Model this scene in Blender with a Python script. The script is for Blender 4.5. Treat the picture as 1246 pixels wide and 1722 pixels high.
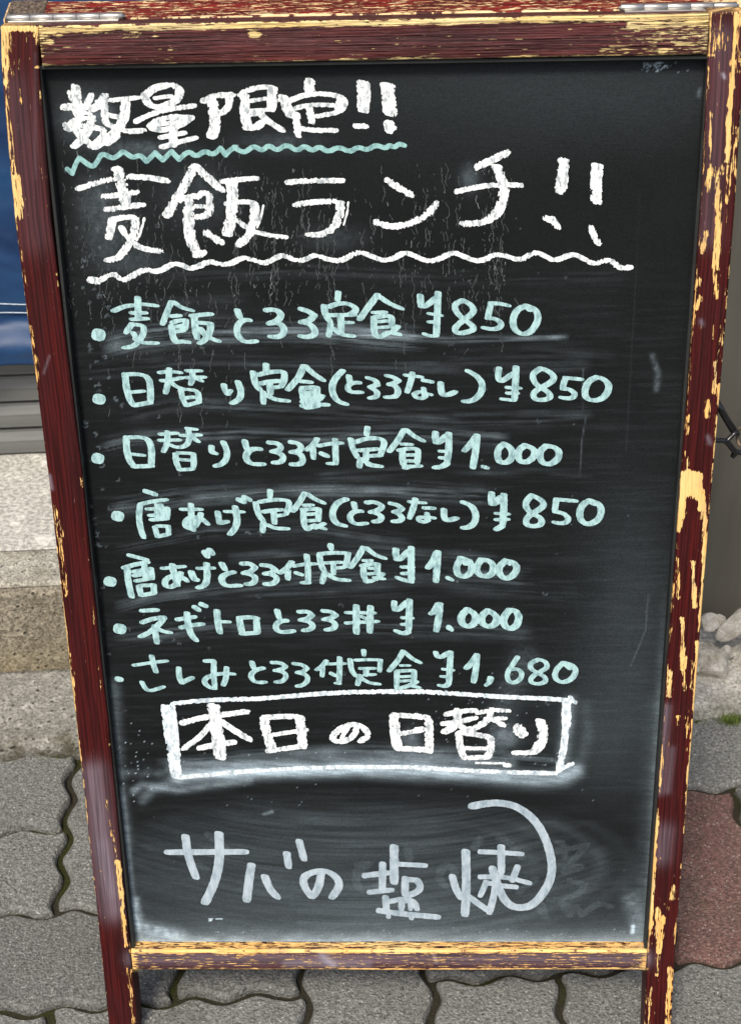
import bpy, bmesh, math, random
import numpy as np
from mathutils import Vector, Matrix

for o in list(bpy.data.objects):
    bpy.data.objects.remove(o)
random.seed(4)
rng = np.random.default_rng(11)
SC = bpy.context.scene
COL = SC.collection

# ------------------------------------------------------------------ camera
CAM_H = 1.10
PITCH = math.radians(32.5)
FOC = 2600.0 / 1722.0            # focal length in picture heights
cam_d = bpy.data.cameras.new('camera')
cam = bpy.data.objects.new('camera', cam_d)
COL.objects.link(cam)
cam_d.sensor_fit = 'VERTICAL'
cam_d.sensor_height = 24.0
cam_d.lens = 24.0 * FOC
cam.location = (0, 0, CAM_H)
cam.rotation_euler = (math.pi / 2 - PITCH, 0, 0)
cam_d.clip_start = 0.02
cam_d.clip_end = 200
cam_d.dof.use_dof = True
cam_d.dof.focus_distance = 1.16
cam_d.dof.aperture_fstop = 16
SC.camera = cam

# ------------------------------------------------------------------ light
SUN_EL, SUN_AZ = 52.0, 200.0      # azimuth the light comes from, clockwise from +Y
w = bpy.data.worlds.new('World')
SC.world = w
w.use_nodes = True
nt = w.node_tree
bg = nt.nodes['Background']
sky = nt.nodes.new('ShaderNodeTexSky')
sky.sky_type = 'NISHITA'
sky.sun_disc = False
sky.sun_elevation = math.radians(SUN_EL)
sky.sun_rotation = math.radians(SUN_AZ)
sky.air_density = 1.0
sky.dust_density = 4.0
sky.ozone_density = 1.0
nt.links.new(sky.outputs[0], bg.inputs[0])
bg.inputs[1].default_value = 0.10
sd = bpy.data.lights.new('sun', 'SUN')
sun = bpy.data.objects.new('sun', sd)
COL.objects.link(sun)
sd.energy = 2.1
sd.angle = math.radians(12)
sd.color = (1.0, 0.93, 0.82)
az, el = math.radians(SUN_AZ), math.radians(SUN_EL)
sdir = Vector((math.sin(az) * math.cos(el), math.cos(az) * math.cos(el), math.sin(el)))
sun.rotation_euler = (-sdir).to_track_quat('-Z', 'Y').to_euler()
sun.location = sdir * 5
SC.view_settings.view_transform = 'Standard'
SC.view_settings.look = 'None'
SC.view_settings.gamma = 1
SC.view_settings.use_curve_mapping = False
SC.view_settings.exposure = 0.75
SC.cycles.pixel_filter_width = 1.05

# ------------------------------------------------------------------ helpers
def mesh_obj(name, verts, faces, mat, parent=None, smooth=False, loops=None):
    """verts Nx3 array; faces list or (loopverts, sizes)."""
    me = bpy.data.meshes.new(name)
    verts = np.asarray(verts, dtype=np.float32)
    if loops is None:
        me.from_pydata(verts.tolist(), [], [tuple(int(i) for i in f) for f in faces])
    else:
        lv, sizes = loops
        me.vertices.add(len(verts))
        me.vertices.foreach_set('co', verts.ravel())
        me.loops.add(len(lv))
        me.loops.foreach_set('vertex_index', np.asarray(lv, dtype=np.int32))
        me.polygons.add(len(sizes))
        st = np.concatenate([[0], np.cumsum(sizes)[:-1]]).astype(np.int32)
        me.polygons.foreach_set('loop_start', st)
        me.update(calc_edges=True)
    me.materials.append(mat)
    if smooth:
        me.polygons.foreach_set('use_smooth', np.ones(len(me.polygons), dtype=bool))
    o = bpy.data.objects.new(name, me)
    COL.objects.link(o)
    if parent is not None:
        o.parent = parent
    return o

def fattr(o, name, vals):
    a = o.data.attributes.new(name, 'FLOAT', 'POINT')
    a.data.foreach_set('value', np.asarray(vals, dtype=np.float32))

def vattr(o, name, vals):
    a = o.data.attributes.new(name, 'FLOAT_VECTOR', 'POINT')
    a.data.foreach_set('vector', np.asarray(vals, dtype=np.float32).ravel())

def empty(name, loc=(0, 0, 0), rz=0.0, **props):
    o = bpy.data.objects.new(name, None)
    o.empty_display_size = .05
    COL.objects.link(o)
    o.location = loc
    o.rotation_euler = (0, 0, rz)
    for k, v in props.items():
        o[k] = v
    return o

def tag(o, **props):
    for k, v in props.items():
        o[k] = v
    return o

_T = rng.random((16, 256, 256)).astype(np.float32)
def vnoise(x, y, s=0):
    x = np.asarray(x, dtype=np.float64); y = np.asarray(y, dtype=np.float64)
    xi = np.floor(x).astype(int); yi = np.floor(y).astype(int)
    fx = x - xi; fy = y - yi
    fx = fx * fx * (3 - 2 * fx); fy = fy * fy * (3 - 2 * fy)
    t = _T[s % 16]
    a = t[yi & 255, xi & 255]; b = t[yi & 255, (xi + 1) & 255]
    c = t[(yi + 1) & 255, xi & 255]; d = t[(yi + 1) & 255, (xi + 1) & 255]
    return (a * (1 - fx) + b * fx) * (1 - fy) + (c * (1 - fx) + d * fx) * fy

def fbm(x, y, s=0, o=4):
    r = 0; amp = .5; tot = 0
    for k in range(o):
        r = r + amp * vnoise(x * 2 ** k + 17.3 * k, y * 2 ** k + 9.1 * k, s + k); tot += amp; amp *= .5
    return r / tot

def grid_faces(nu, nv, wrap=False):
    """vertex index = i*nv + j ; i in 0..nu-1"""
    i = np.arange(nu - 1)[:, None]; nj = nv if wrap else nv - 1
    j = np.arange(nj)[None, :]
    a = i * nv + j; b = i * nv + (j + 1) % nv
    c = (i + 1) * nv + (j + 1) % nv; d = (i + 1) * nv + j
    q = np.stack([a, d, c, b], -1).reshape(-1, 4)
    return q

# ------------------------------------------------------------------ materials
class NT:
    def __init__(s, name):
        s.m = bpy.data.materials.new(name); s.m.use_nodes = True
        s.t = s.m.node_tree; s.b = s.t.nodes['Principled BSDF']
    def n(s, typ, **kw):
        nd = s.t.nodes.new(typ)
        for k, v in kw.items():
            setattr(nd, k, v)
        return nd
    def set(s, sock, v):
        if hasattr(v, 'is_output') or isinstance(v, bpy.types.NodeSocket):
            s.t.links.new(v, sock)
        else:
            sock.default_value = v
    def math(s, op, a, b=0.0, c=None, clamp=False):
        nd = s.n('ShaderNodeMath', operation=op, use_clamp=clamp)
        s.set(nd.inputs[0], a); s.set(nd.inputs[1], b)
        if c is not None: s.set(nd.inputs[2], c)
        return nd.outputs[0]
    def mix(s, f, a, b):
        nd = s.n('ShaderNodeMix', data_type='RGBA')
        s.set(nd.inputs[0], f)
        s.set(nd.inputs[6], (*a, 1) if isinstance(a, tuple) else a)
        s.set(nd.inputs[7], (*b, 1) if isinstance(b, tuple) else b)
        return nd.outputs[2]
    def rng(s, v, a, b, c=0.0, d=1.0, smooth=False):
        nd = s.n('ShaderNodeMapRange')
        if smooth: nd.interpolation_type = 'SMOOTHSTEP'
        s.set(nd.inputs[0], v)
        for k, x in enumerate((a, b, c, d)): s.set(nd.inputs[k + 1], x)
        return nd.outputs[0]
    def attr(s, name, out='Fac'):
        nd = s.n('ShaderNodeAttribute', attribute_name=name)
        return nd.outputs[out]
    def vec(s, v, sc=(1, 1, 1), rot=(0, 0, 0), loc=(0, 0, 0)):
        nd = s.n('ShaderNodeMapping')
        s.set(nd.inputs[0], v); nd.inputs['Scale'].default_value = sc
        nd.inputs['Rotation'].default_value = rot; nd.inputs['Location'].default_value = loc
        return nd.outputs[0]
    def noise(s, v, scale=1.0, detail=3.0, rough=.55, out=0):
        nd = s.n('ShaderNodeTexNoise')
        s.set(nd.inputs['Vector'], v); nd.inputs['Scale'].default_value = scale
        nd.inputs['Detail'].default_value = detail; nd.inputs['Roughness'].default_value = rough
        return nd.outputs[out]
    def voro(s, v, scale=1.0, feature='F1', out=0):
        nd = s.n('ShaderNodeTexVoronoi', feature=feature)
        s.set(nd.inputs['Vector'], v); nd.inputs['Scale'].default_value = scale
        return nd.outputs[out]
    def obj(s):
        return s.n('ShaderNodeTexCoord').outputs['Object']
    def bump(s, h, strength=.5, dist=.001, nrm=None):
        nd = s.n('ShaderNodeBump'); nd.inputs['Strength'].default_value = strength
        nd.inputs['Distance'].default_value = dist
        s.set(nd.inputs['Height'], h)
        if nrm is not None: s.set(nd.inputs['Normal'], nrm)
        return nd.outputs[0]
    def done(s, col=None, rough=None, nrm=None, metal=None, spec=None):
        if col is not None: s.set(s.b.inputs['Base Color'], (*col, 1) if isinstance(col, tuple) else col)
        if rough is not None: s.set(s.b.inputs['Roughness'], rough)
        if nrm is not None: s.set(s.b.inputs['Normal'], nrm)
        if metal is not None: s.set(s.b.inputs['Metallic'], metal)
        if spec is not None: s.set(s.b.inputs['Specular IOR Level'], spec)
        return s.m

def paint_mat(name, paint, dark, wood_a, wood_b, groove=.6, bd=.0009):
    """weathered paint over wood: 'wear' says where it is worn, 'grain' = (along, across) in metres"""
    t = NT(name)
    g = t.attr('grain', 'Vector'); wear = t.attr('wear'); chalk = t.attr('chalk')
    n1 = t.noise(t.vec(g, (55, 760, 1)), 1, 5, .66)
    n2 = t.noise(t.vec(g, (170, 900, 1)), 1, 4, .6)
    n3 = t.noise(t.vec(g, (14, 70, 1)), 1, 3, .5)
    nn = t.math('ADD', t.math('MULTIPLY', t.math('SUBTRACT', n1, .5), 2.0), t.math('MULTIPLY', t.math('SUBTRACT', n2, .5), 1.1))
    chip = t.math('ADD', wear, nn)
    mask = t.rng(chip, .485, .53)
    lip = t.math('MULTIPLY', t.rng(chip, .40, .485), t.rng(chip, .53, .485))
    fine = t.noise(t.vec(g, (25, 900, 1)), 1, 4, .6)
    wood = t.mix(t.rng(n3, .35, .65), wood_a, wood_b)
    wood = t.mix(t.rng(fine, .60, .36, 0, .55), wood, tuple(c * .55 for c in wood_b))
    dirt = t.noise(t.vec(g, (30, 60, 1), loc=(3, 7, 0)), 1, 5, .65)
    wood = t.mix(t.rng(dirt, .52, .70, 0, .65), wood, (.36, .27, .17))
    pc = t.mix(t.rng(n3, .38, .66), paint, dark)
    ring = t.noise(t.vec(g, (11, 560, 1), loc=(1, 2, 0)), 1, 3, .62)
    rw = t.n('ShaderNodeTexWave', wave_type='BANDS', bands_direction='Y', wave_profile='SIN')
    t.set(rw.inputs['Vector'], g); rw.inputs['Scale'].default_value = 130; rw.inputs['Distortion'].default_value = 2.2; rw.inputs['Detail'].default_value = 2; rw.inputs['Detail Scale'].default_value = .12
    pc = t.mix(t.rng(rw.outputs['Fac'], .35, 0, 0, .45), pc, tuple(c * .35 for c in dark))
    pc = t.mix(t.rng(ring, .54, .43, 0, .75), pc, tuple(c * .30 for c in dark))
    pc = t.mix(t.math('MULTIPLY', lip, .75), pc, (.012, .004, .004))
    cf = t.math('MULTIPLY', chalk, t.rng(ring, .3, .62, .35, 1.0), clamp=True)
    pc = t.mix(cf, pc, (.30, .27, .33))
    scr = t.noise(t.vec(g, (60, 500, 1), loc=(9, 1, 0)), 1, 3, .7)
    pc = t.mix(t.rng(scr, .70, .74, 0, .6), pc, (.42, .28, .24))
    col = t.mix(mask, pc, wood)
    h = t.math('ADD', t.math('MULTIPLY', t.math('SUBTRACT', 1.0, mask), .55), t.math('MULTIPLY', ring, groove))
    h = t.math('ADD', h, t.math('MULTIPLY', fine, .25))
    rough = t.rng(mask, 0, 1, .50, .8)
    rough = t.math('ADD', rough, t.math('MULTIPLY', t.math('SUBTRACT', n3, .5), .25))
    return t.done(col, rough, t.bump(h, .85, bd), spec=.22)

M = {}
M['paint'] = paint_mat('maroon_paint_on_wood', (.070, .0065, .0060), (.048, .0060, .0065), (.90, .64, .27), (.90, .49, .145))
M['paint_top'] = paint_mat('ridged_maroon_paint', (.125, .020, .015), (.075, .014, .011), (.88, .72, .37), (.86, .62, .25), groove=3.4, bd=.0022)
M['paint_rear'] = paint_mat('red_paint_on_wood', (.25, .016, .010), (.10, .012, .010), (.86, .66, .38), (.80, .52, .25), groove=.9)

def m_board():
    t = NT('chalkboard_black')
    o = t.obj(); d = t.attr('dust_and_sheen')
    f = t.noise(o, 900, 2, .6); f2 = t.noise(t.vec(o, (60, 1400, 1)), 1, 3, .6); f3 = t.noise(o, 25, 4, .6)
    base = t.mix(f, (.0022, .0025, .0024), (.0068, .0077, .0075))
    dd = t.math('MULTIPLY', d, t.rng(f2, .3, .7, .80, 1.2))
    dd = t.math('MULTIPLY', dd, t.rng(f, .25, .75, .7, 1.3), clamp=True)
    col = t.mix(dd, base, (.47, .60, .69))
    rough = t.rng(f3, .35, .65, .46, .58)
    return t.done(col, t.math('ADD', rough, t.math('MULTIPLY', dd, .5)), t.bump(t.noise(o, 1600, 2, .6), .25, .0003), spec=.11)
M['board'] = m_board()

def m_ink(name, col, thin, lo=.32, hi=.46, scale=260, grit=0.0):
    t = NT(name)
    o = t.obj()
    n = t.noise(t.vec(o, (1, .45, 1)), scale, 4, .65)
    f = t.rng(n, lo, hi, 0, 1)
    c = t.mix(f, thin, col)
    g = t.noise(o, 1500, 2, .7)
    if grit > 0:
        c = t.mix(t.rng(g, .60, .68, 0, grit), c, tuple(x * .25 for x in thin))
    br = t.noise(t.vec(o, (500, 70, 1), rot=(0, 0, .15)), 1, 2, .6)
    c = t.mix(t.rng(br, .62, .44, 0, .22), c, tuple(x * .55 for x in col))
    return t.done(c, .9, spec=.15)
M['ink_mint'] = m_ink('mint_marker', (.40, .61, .62), (.19, .32, .34), .36, .54, 330, .3)
M['ink_wave'] = m_ink('mint_marker_thin', (.30, .53, .52), (.13, .25, .26), .36, .54, 330, .3)
M['ink_white'] = m_ink('white_marker', (.82, .86, .87), (.30, .35, .38), .38, .49, 400, .5)
M['ink_box'] = m_ink('white_chalk', (.72, .80, .84), (.32, .40, .46), .36, .52, 260, .35)
M['ink_grey'] = m_ink('grey_marker', (.41, .49, .55), (.22, .29, .34), .32, .58, 160)

def m_paver(name, a, b, rnd=True):
    t = NT(name)
    o = t.n('ShaderNodeNewGeometry').outputs['Position']
    oi = t.n('ShaderNodeObjectInfo').outputs['Random']
    n1 = t.noise(o, 300, 4, .78); n2 = t.noise(o, 26, 5, .6); v = t.voro(o, 420)
    c = t.mix(t.rng(n1, .38, .62), tuple(x * .45 for x in a), tuple(x * 1.18 for x in a))
    c = t.mix(t.rng(n2, .38, .68, 0, .4), c, b)
    sp = t.noise(o, 430, 2, .6)
    c = t.mix(t.rng(sp, .62, .70, 0, .7), c, (.55, .54, .49))
    c = t.mix(t.rng(sp, .40, .34, 0, .7), c, (.035, .033, .030))
    hs = t.n('ShaderNodeHueSaturation')
    t.set(hs.inputs['Color'], c)
    t.set(hs.inputs['Value'], t.rng(oi, 0, 1, .86, 1.14))
    stain = t.noise(o, 9, 4, .6)
    c = t.mix(t.rng(stain, .56, .70, 0, .35), hs.outputs[0], (.075, .072, .05))
    h = t.math('ADD', n1, t.math('MULTIPLY', v, .6))
    return t.done(c, .93, t.bump(h, .9, .0022), spec=.25)
M['paver'] = m_paver('grey_concrete_paver', (.212, .216, .203), (.132, .133, .124))
M['paver_red'] = m_paver('red_brown_paver', (.235, .130, .112), (.135, .105, .092))

def m_bed():
    t = NT('joint_soil_and_moss')
    o = t.n('ShaderNodeNewGeometry').outputs['Position']
    n = t.noise(o, 12, 4, .6); f = t.noise(o, 500, 3, .7)
    c = t.mix(f, (.012, .011, .008), (.070, .062, .045))
    m = t.mix(f, (.014, .017, .005), (.060, .062, .022))
    c = t.mix(t.rng(n, .50, .62), c, m)
    return t.done(c, 1.0, t.bump(f, 1, .003), spec=.1)
M['bed'] = m_bed()

def m_conc(name, a, b, pit=.5, scale=1.0, moss=0.0, yellow=None):
    t = NT(name)
    o = t.obj()
    n1 = t.noise(o, 330 * scale, 4, .7); n2 = t.noise(o, 22, 5, .65); n3 = t.noise(o, 90 * scale, 4, .7)
    v = t.voro(t.vec(o, (1, 1, 1)), 120 * scale)
    c = t.mix(t.rng(n2, .35, .66), a, b)
    c = t.mix(t.rng(n1, .40, .60, .15, 1.0), tuple(x * .42 for x in a), c)
    c = t.mix(t.rng(n3, .55, .66, 0, .6), c, tuple(min(1, x * 1.35) for x in b))
    p = t.math('MULTIPLY', t.rng(v, .30, .12), t.rng(n3, .42, .60))
    c = t.mix(t.math('MULTIPLY', p, pit), c, (.045, .040, .030))
    if yellow or moss:
        z = t.n('ShaderNodeSeparateXYZ'); t.set(z.inputs[0], o)
        if yellow:
            f = t.math('MULTIPLY', t.rng(z.outputs[2], yellow[1], yellow[0]), t.rng(n2, .36, .56))
            c = t.mix(t.math('MULTIPLY', f, .4), c, (.25, .19, .09))
        if moss:
            f = t.math('MULTIPLY', t.rng(z.outputs[1], moss + .035, moss), t.rng(n2, .40, .55))
            c = t.mix(t.math('MULTIPLY', f, .8), c, (.05, .045, .022))
    h = t.math('SUBTRACT', t.math('ADD', n1, t.math('MULTIPLY', n3, 1.5)), t.math('MULTIPLY', p, 2.0 * pit))
    return t.done(c, .92, t.bump(h, .8, .002), spec=.25)
M['kerb'] = m_conc('pitted_kerb_concrete', (.27, .265, .235), (.42, .41, .37), .95, 1.0, moss=1.27)
M['kerb_pale'] = m_conc('pale_kerb_concrete', (.52, .50, .44), (.68, .66, .59), .25, 1.0, moss=1.26)
M['riser'] = m_conc('stained_riser_concrete', (.20, .175, .125), (.39, .355, .28), 1.0, 1.0, yellow=(.02, .075))
M['nosing'] = m_conc('exposed_aggregate', (.33, .31, .25), (.58, .56, .49), .9, 1.3)
M['tread'] = m_conc('smooth_tread_concrete', (.54, .53, .48), (.60, .59, .54), .05, .55)
M['wall'] = m_conc('facade_render', (.22, .22, .21), (.28, .28, .27), .1, .5)

def m_simple(name, col, rough=.5, metal=0.0, spec=.5, var=.25, sc=(40, 40, 40), bump=.2, bd=.001):
    t = NT(name); o = t.obj()
    n = t.noise(t.vec(o, sc), 1, 4, .6)
    c = t.mix(t.rng(n, .3, .7), tuple(x * (1 - var) for x in col), tuple(min(1, x * (1 + var)) for x in col))
    return t.done(c, t.rng(n, .3, .7, rough - .08, rough + .08), t.bump(n, bump, bd), metal, spec)
M['slat'] = m_simple('grey_coated_metal', (.125, .13, .126), .38, 0, .5, .12, (8, 8, 200), .1)
M['cabinet'] = m_simple('brown_grey_steel', (.085, .080, .066), .5, .0, .4, .14, (40, 30, 6.0), .15)
M['steel'] = m_simple('hinge_steel', (.38, .37, .35), .36, .85, .5, .08, (200, 200, 200), .05)
M['rust'] = m_simple('rusty_steel', (.20, .15, .11), .7, .4, .4, .35, (500, 500, 500), .6)
M['black_rod'] = m_simple('black_coated_rod', (.010, .010, .011), .25, 0, .6, .2, (200, 200, 200), .1)
M['worn_black'] = m_simple('worn_black_tape', (.10, .075, .055), .7, 0, .3, 1.0, (500, 900, 500), .9, .0015)
M['plastic'] = m_simple('black_plastic_sheet', (.016, .017, .018), .28, 0, .6, .3, (60, 60, 60), .3)
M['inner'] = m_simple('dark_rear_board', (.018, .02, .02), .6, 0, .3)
M['drip'] = m_simple('dried_run_faint', (.065, .075, .076), .9, 0, .1, .4, (400, 400, 400), .1)
M['drip_bright'] = m_simple('dried_run', (.16, .18, .18), .9, 0, .1, .5, (400, 400, 400), .1)
M['cord'] = m_simple('pale_cord', (.45, .52, .60), .8, 0, .2, .2, (300, 300, 300))
M['stone'] = None

def m_stone():
    t = NT('pale_stone'); o = t.obj()
    oi = t.n('ShaderNodeObjectInfo').outputs['Random']
    n = t.noise(o, 70, 5, .65); f = t.noise(o, 500, 3, .7)
    c = t.mix(t.rng(n, .36, .66), (.36, .33, .26), (.82, .79, .72))
    c = t.mix(t.rng(f, .6, .72, 0, .5), c, (.16, .14, .11))
    c = t.mix(t.rng(oi, .0, 1, 0, .35), c, (.66, .65, .62))
    return t.done(c, .9, t.bump(t.math('ADD', n, t.math('MULTIPLY', f, .6)), 1.0, .006), spec=.25)
M['stone'] = m_stone()
M['stone_white'] = m_simple('white_stone', (.85, .86, .85), .8, 0, .3, .08, (100, 100, 100), .3, .002)

def m_tarp():
    t = NT('blue_tarpaulin'); o = t.obj()
    n = t.noise(t.vec(o, (3, 3, 9)), 1, 5, .6); wv = t.noise(o, 900, 2, .5)
    c = t.mix(t.rng(n, .35, .66), (.006, .026, .085), (.012, .062, .165))
    d = t.noise(t.vec(o, (12, 12, 60), loc=(4, 1, 2)), 1, 5, .7)
    c = t.mix(t.rng(d, .62, .78, 0, .35), c, (.20, .30, .40))
    return t.done(c, t.rng(n, .3, .7, .44, .58), t.bump(wv, .25, .0006), spec=.4)
M['tarp'] = m_tarp()
def m_grass():
    t = NT('moss_green'); g = t.n('ShaderNodeNewGeometry').outputs['Position']
    n = t.noise(g, 160, 3, .7)
    return t.done(t.mix(t.rng(n, .35, .65), (.045, .075, .012), (.15, .20, .045)), .8, spec=.2)
M['grass'] = m_grass()

# ------------------------------------------------------------------ setting (facade frame turned by PSI)
PSI = math.radians(5.0)
UNIT = 0.1131                     # short side of a paver
A0, B0 = 0.0226, 0.9355           # a node of the paving grid

ground = mesh_obj('ground', [(-40, -40, -.0085), (40, -40, -.0085), (40, 40, -.0085), (-40, 40, -.0085)], [(0, 1, 2, 3)], M['bed'])
tag(ground, kind='structure')

# pavement of zigzag pavers laid in a herringbone
pavement = empty('pavement', (0, 0, 0), PSI, kind='structure')
def wave(s):
    """zigzag of one unit edge: two periods"""
    p = (s * 2 + .25) % 1.0
    tri = 4 * abs(p - .5) - 1      # triangle -1..1
    return -.0052 * math.sin(tri * math.pi / 2 * .92)
def wave_off(s):
    return wave(s)
N_E = 20
def edge(p, q, trim=0):
    """points from grid node p to q along a wavy unit edge (grid units); shared by both neighbours"""
    pts = []
    for k in range(N_E):
        s = k / N_E
        x = p[0] + (q[0] - p[0]) * s; y = p[1] + (q[1] - p[1]) * s
        off = wave(s if (q[0] - p[0]) + (q[1] - p[1]) > 0 else 1 - s)
        if p[1] == q[1]:
            pts.append((x * UNIT, y * UNIT + off))
        else:
            pts.append((x * UNIT - off, y * UNIT))
    return pts
def paver_mesh(wu, hu, name, mat):
    nodes = [(i, 0) for i in range(wu)] + [(wu, j) for j in range(hu)] + \
            [(i, hu) for i in range(wu, 0, -1)] + [(0, j) for j in range(hu, 0, -1)]
    pts = []
    for k, p in enumerate(nodes):
        q = nodes[(k + 1) % len(nodes)]
        pts += edge(p, q)
    c0 = (wu / 2 * UNIT, hu / 2 * UNIT)
    P = np.array(pts)
    # smooth the outline a little and shrink for the joint
    for _ in range(1):
        P = .5 * P + .25 * np.roll(P, 1, 0) + .25 * np.roll(P, -1, 0)
    tang = np.roll(P, -1, 0) - np.roll(P, 1, 0)
    nrm = np.stack([tang[:, 1], -tang[:, 0]], 1); nrm /= np.linalg.norm(nrm, axis=1)[:, None] + 1e-9
    rings = []
    n = len(P)
    jit = .0011 * np.array([vnoise(k * .55, hu * 7.3, 2) - .5 for k in range(n)])[:, None] * 2
    for ins, z in ((.0027, -.016), (.0033, -.0056), (.0044, -.0026), (.0066, -.0002)):
        Q = P - nrm * (ins + jit)
        rings.append(np.concatenate([Q, np.full((n, 1), z)], 1))
    V = np.concatenate(rings)
    V[:, 0] -= c0[0]; V[:, 1] -= c0[1]
    faces = []
    for r in range(3):
        for k in range(n):
            faces.append((r * n + k, r * n + (k + 1) % n, (r + 1) * n + (k + 1) % n, (r + 1) * n + k))
    faces.append(tuple(3 * n + k for k in range(n)))
    me = bpy.data.meshes.new(name)
    me.from_pydata(V.tolist(), [], faces)
    me.materials.append(mat)
    return me
PM = {(1, 1, 0): paver_mesh(1, 1, 'paver_half', M['paver']), (1, 1, 1): paver_mesh(1, 1, 'paver_half_red', M['paver_red']), (2, 1, 0): paver_mesh(2, 1, 'paver_across', M['paver']), (1, 2, 0): paver_mesh(1, 2, 'paver_along', M['paver']),
      (2, 1, 1): paver_mesh(2, 1, 'paver_across_red', M['paver_red']), (1, 2, 1): paver_mesh(1, 2, 'paver_along_red', M['paver_red'])}
reds = {(5, 1), (9, 0), (-6, 2), (1, -4), (-3, -5)}
KERB_B = 1.270
for j in range(-8, 4):
    for i in range(-10, 12):
        k = (i + j) % 4
        if k == 0: wu, hu = 2, 1
        elif k == 2: wu, hu = 1, 2
        else: continue
        if j + hu > 4: hu = 1                      # cut short at the kerb
        cx = A0 + (i - 2 + wu / 2) * UNIT; cy = B0 + (j - 1 + hu / 2) * UNIT
        red = 1 if (i, j) in reds else 0
        o = bpy.data.objects.new('paver', PM[(wu, hu, red)])
        COL.objects.link(o); o.parent = pavement
        # the row nearest the kerb is cut short by it
        o.location = (cx + random.uniform(-.0007, .0007), cy + random.uniform(-.0007, .0007), random.uniform(-.0016, .0012))
        o.rotation_euler = (random.uniform(-.006, .006), random.uniform(-.006, .006), random.uniform(-.006, .006))

def block(name, a0, a1, b0, b1, z0, z1, mat, step=.006, rough=.0012, rad=.006, parent=None, seed=3, rz=True):
    """concrete block with a rounded front top edge and an uneven surface: profile swept along a"""
    prof = [(b0, z0)]
    nz = max(2, int((z1 - z0 - rad) / step))
    prof += [(b0, z0 + (z1 - rad - z0) * k / nz) for k in range(1, nz)]
    for k in range(5):
        t = k / 4 * math.pi / 2
        prof.append((b0 + rad - rad * math.cos(t), z1 - rad + rad * math.sin(t)))
    nb = max(2, int((b1 - b0 - rad) / step))
    prof += [(b0 + rad + (b1 - b0 - rad) * k / nb, z1) for k in range(1, nb + 1)]
    prof.append((b1, z0))
    prof = np.array(prof)
    na = int((a1 - a0) / step)
    A = np.linspace(a0, a1, na)
    npf = len(prof)
    AA = np.repeat(A, npf); B = np.tile(prof[:, 0], na); Z = np.tile(prof[:, 1], na)
    s = np.tile(np.arange(npf) * step, na)
    d = (fbm(AA * 60, s * 60 + seed * 7, seed) - .5) * 2 * rough + (fbm(AA * 260, s * 260, seed + 2, 2) - .5) * rough
    inner = (np.tile(np.arange(npf), na) > 0) & (np.tile(np.arange(npf), na) < npf - 2)
    fr = np.clip((Z - (z1 - rad)) / rad, 0, 1)
    B = B - d * (1 - fr) * inner; Z = Z + d * fr * inner
    q = grid_faces(na, npf)
    V = np.stack([AA, B, Z], 1)
    caps = [tuple(range(npf)), tuple((na - 1) * npf + k for k in range(npf - 1, -1, -1))]
    lv = np.concatenate([q[:, ::-1].ravel(), np.array(caps[0]), np.array(caps[1])])
    o = mesh_obj(name, V, None, mat, parent, True, loops=(lv, [4] * len(q) + [npf] * 2))
    if parent is None: o.rotation_euler = (0, 0, PSI)
    return o

# kerb blocks along the pavement, each its own piece
kerb = empty('kerb', (0, 0, 0), PSI, kind='structure')
for (x0, x1, mt, zz, b_end) in ((-1.60, -.955, 'kerb', .021, 1.39), (-.951, -.34 + .02, 'kerb', .022, 1.39), (-.316, .245, 'kerb', .022, 1.39),
                         (.249, .80, 'kerb_pale', .017, 1.42), (.804, 1.4, 'kerb_pale', .019, 1.42)):
    block('kerb_block', x0, x1, KERB_B, b_end, -.06, zz, M[mt], .006, .0022, .008, kerb, seed=int(x0 * 10) % 7)

Z1 = .132
steps = empty('concrete_step', (0, 0, 0), PSI, label='weathered concrete doorstep with a brown stained riser beside the sign, under the grey slats', category='step')
block('riser', -1.6, .245, 1.390, 1.402, -.02, Z1 - .004, M['riser'], .005, .0022, .004, steps, 5)
block('nosing', -1.6, .245, 1.4025, 1.468, .0, Z1, M['nosing'], .005, .0022, .005, steps, 2)
block('tread', -1.6, .245, 1.469, 1.745, .0, Z1 + .0005, M['tread'], .008, .0006, .002, steps, 1)

# grey slatted shutter
shutter = empty('slatted_shutter', (0, 0, 0), PSI, label='grey metal slatted shutter standing on the concrete step, mostly behind the blue tarpaulin', category='shutter')
SP = .0362
prof = [(0, 0), (-.0095, .0022), (-.0105, .0040), (-.0105, .0200), (-.0070, .0270), (-.0055, .0300), (-.0055, .0335), (0, .0352), (.006, .0352), (.006, 0)]
pv = []
for x in (-1.6, .36):
    pv += [(x, 1.690 + b, z) for b, z in prof]
n = len(prof)
sf = [tuple(range(n)), tuple(range(2 * n - 1, n - 1, -1))] + [(k, n + k, n + (k + 1) % n, (k + 1) % n) for k in range(n)]
s0 = mesh_obj('slat', pv, sf, M['slat'], shutter)
bv = s0.modifiers.new('bevel', 'BEVEL'); bv.width = .0012; bv.segments = 2; bv.limit_method = 'ANGLE'
s0.location.z = Z1 + .0015
for k in range(1, 34):
    c = s0.copy(); COL.objects.link(c); c.parent = shutter
    c.location.z = Z1 + .0015 + k * SP

# facade wall behind
wallb = mesh_obj('wall', *(lambda a0, a1, b0, b1, z0, z1: ([(a0, b0, z0), (a1, b0, z0), (a1, b1, z0), (a0, b1, z0), (a0, b0, z1), (a1, b0, z1), (a1, b1, z1), (a0, b1, z1)],
    [(0, 1, 5, 4), (1, 2, 6, 5), (2, 3, 7, 6), (3, 0, 4, 7), (4, 5, 6, 7)]))(-3.2, 3.2, 1.76, 1.95, -.05, 2.5), M['wall'])
wallb.rotation_euler = (0, 0, PSI); tag(wallb, kind='structure')

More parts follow.
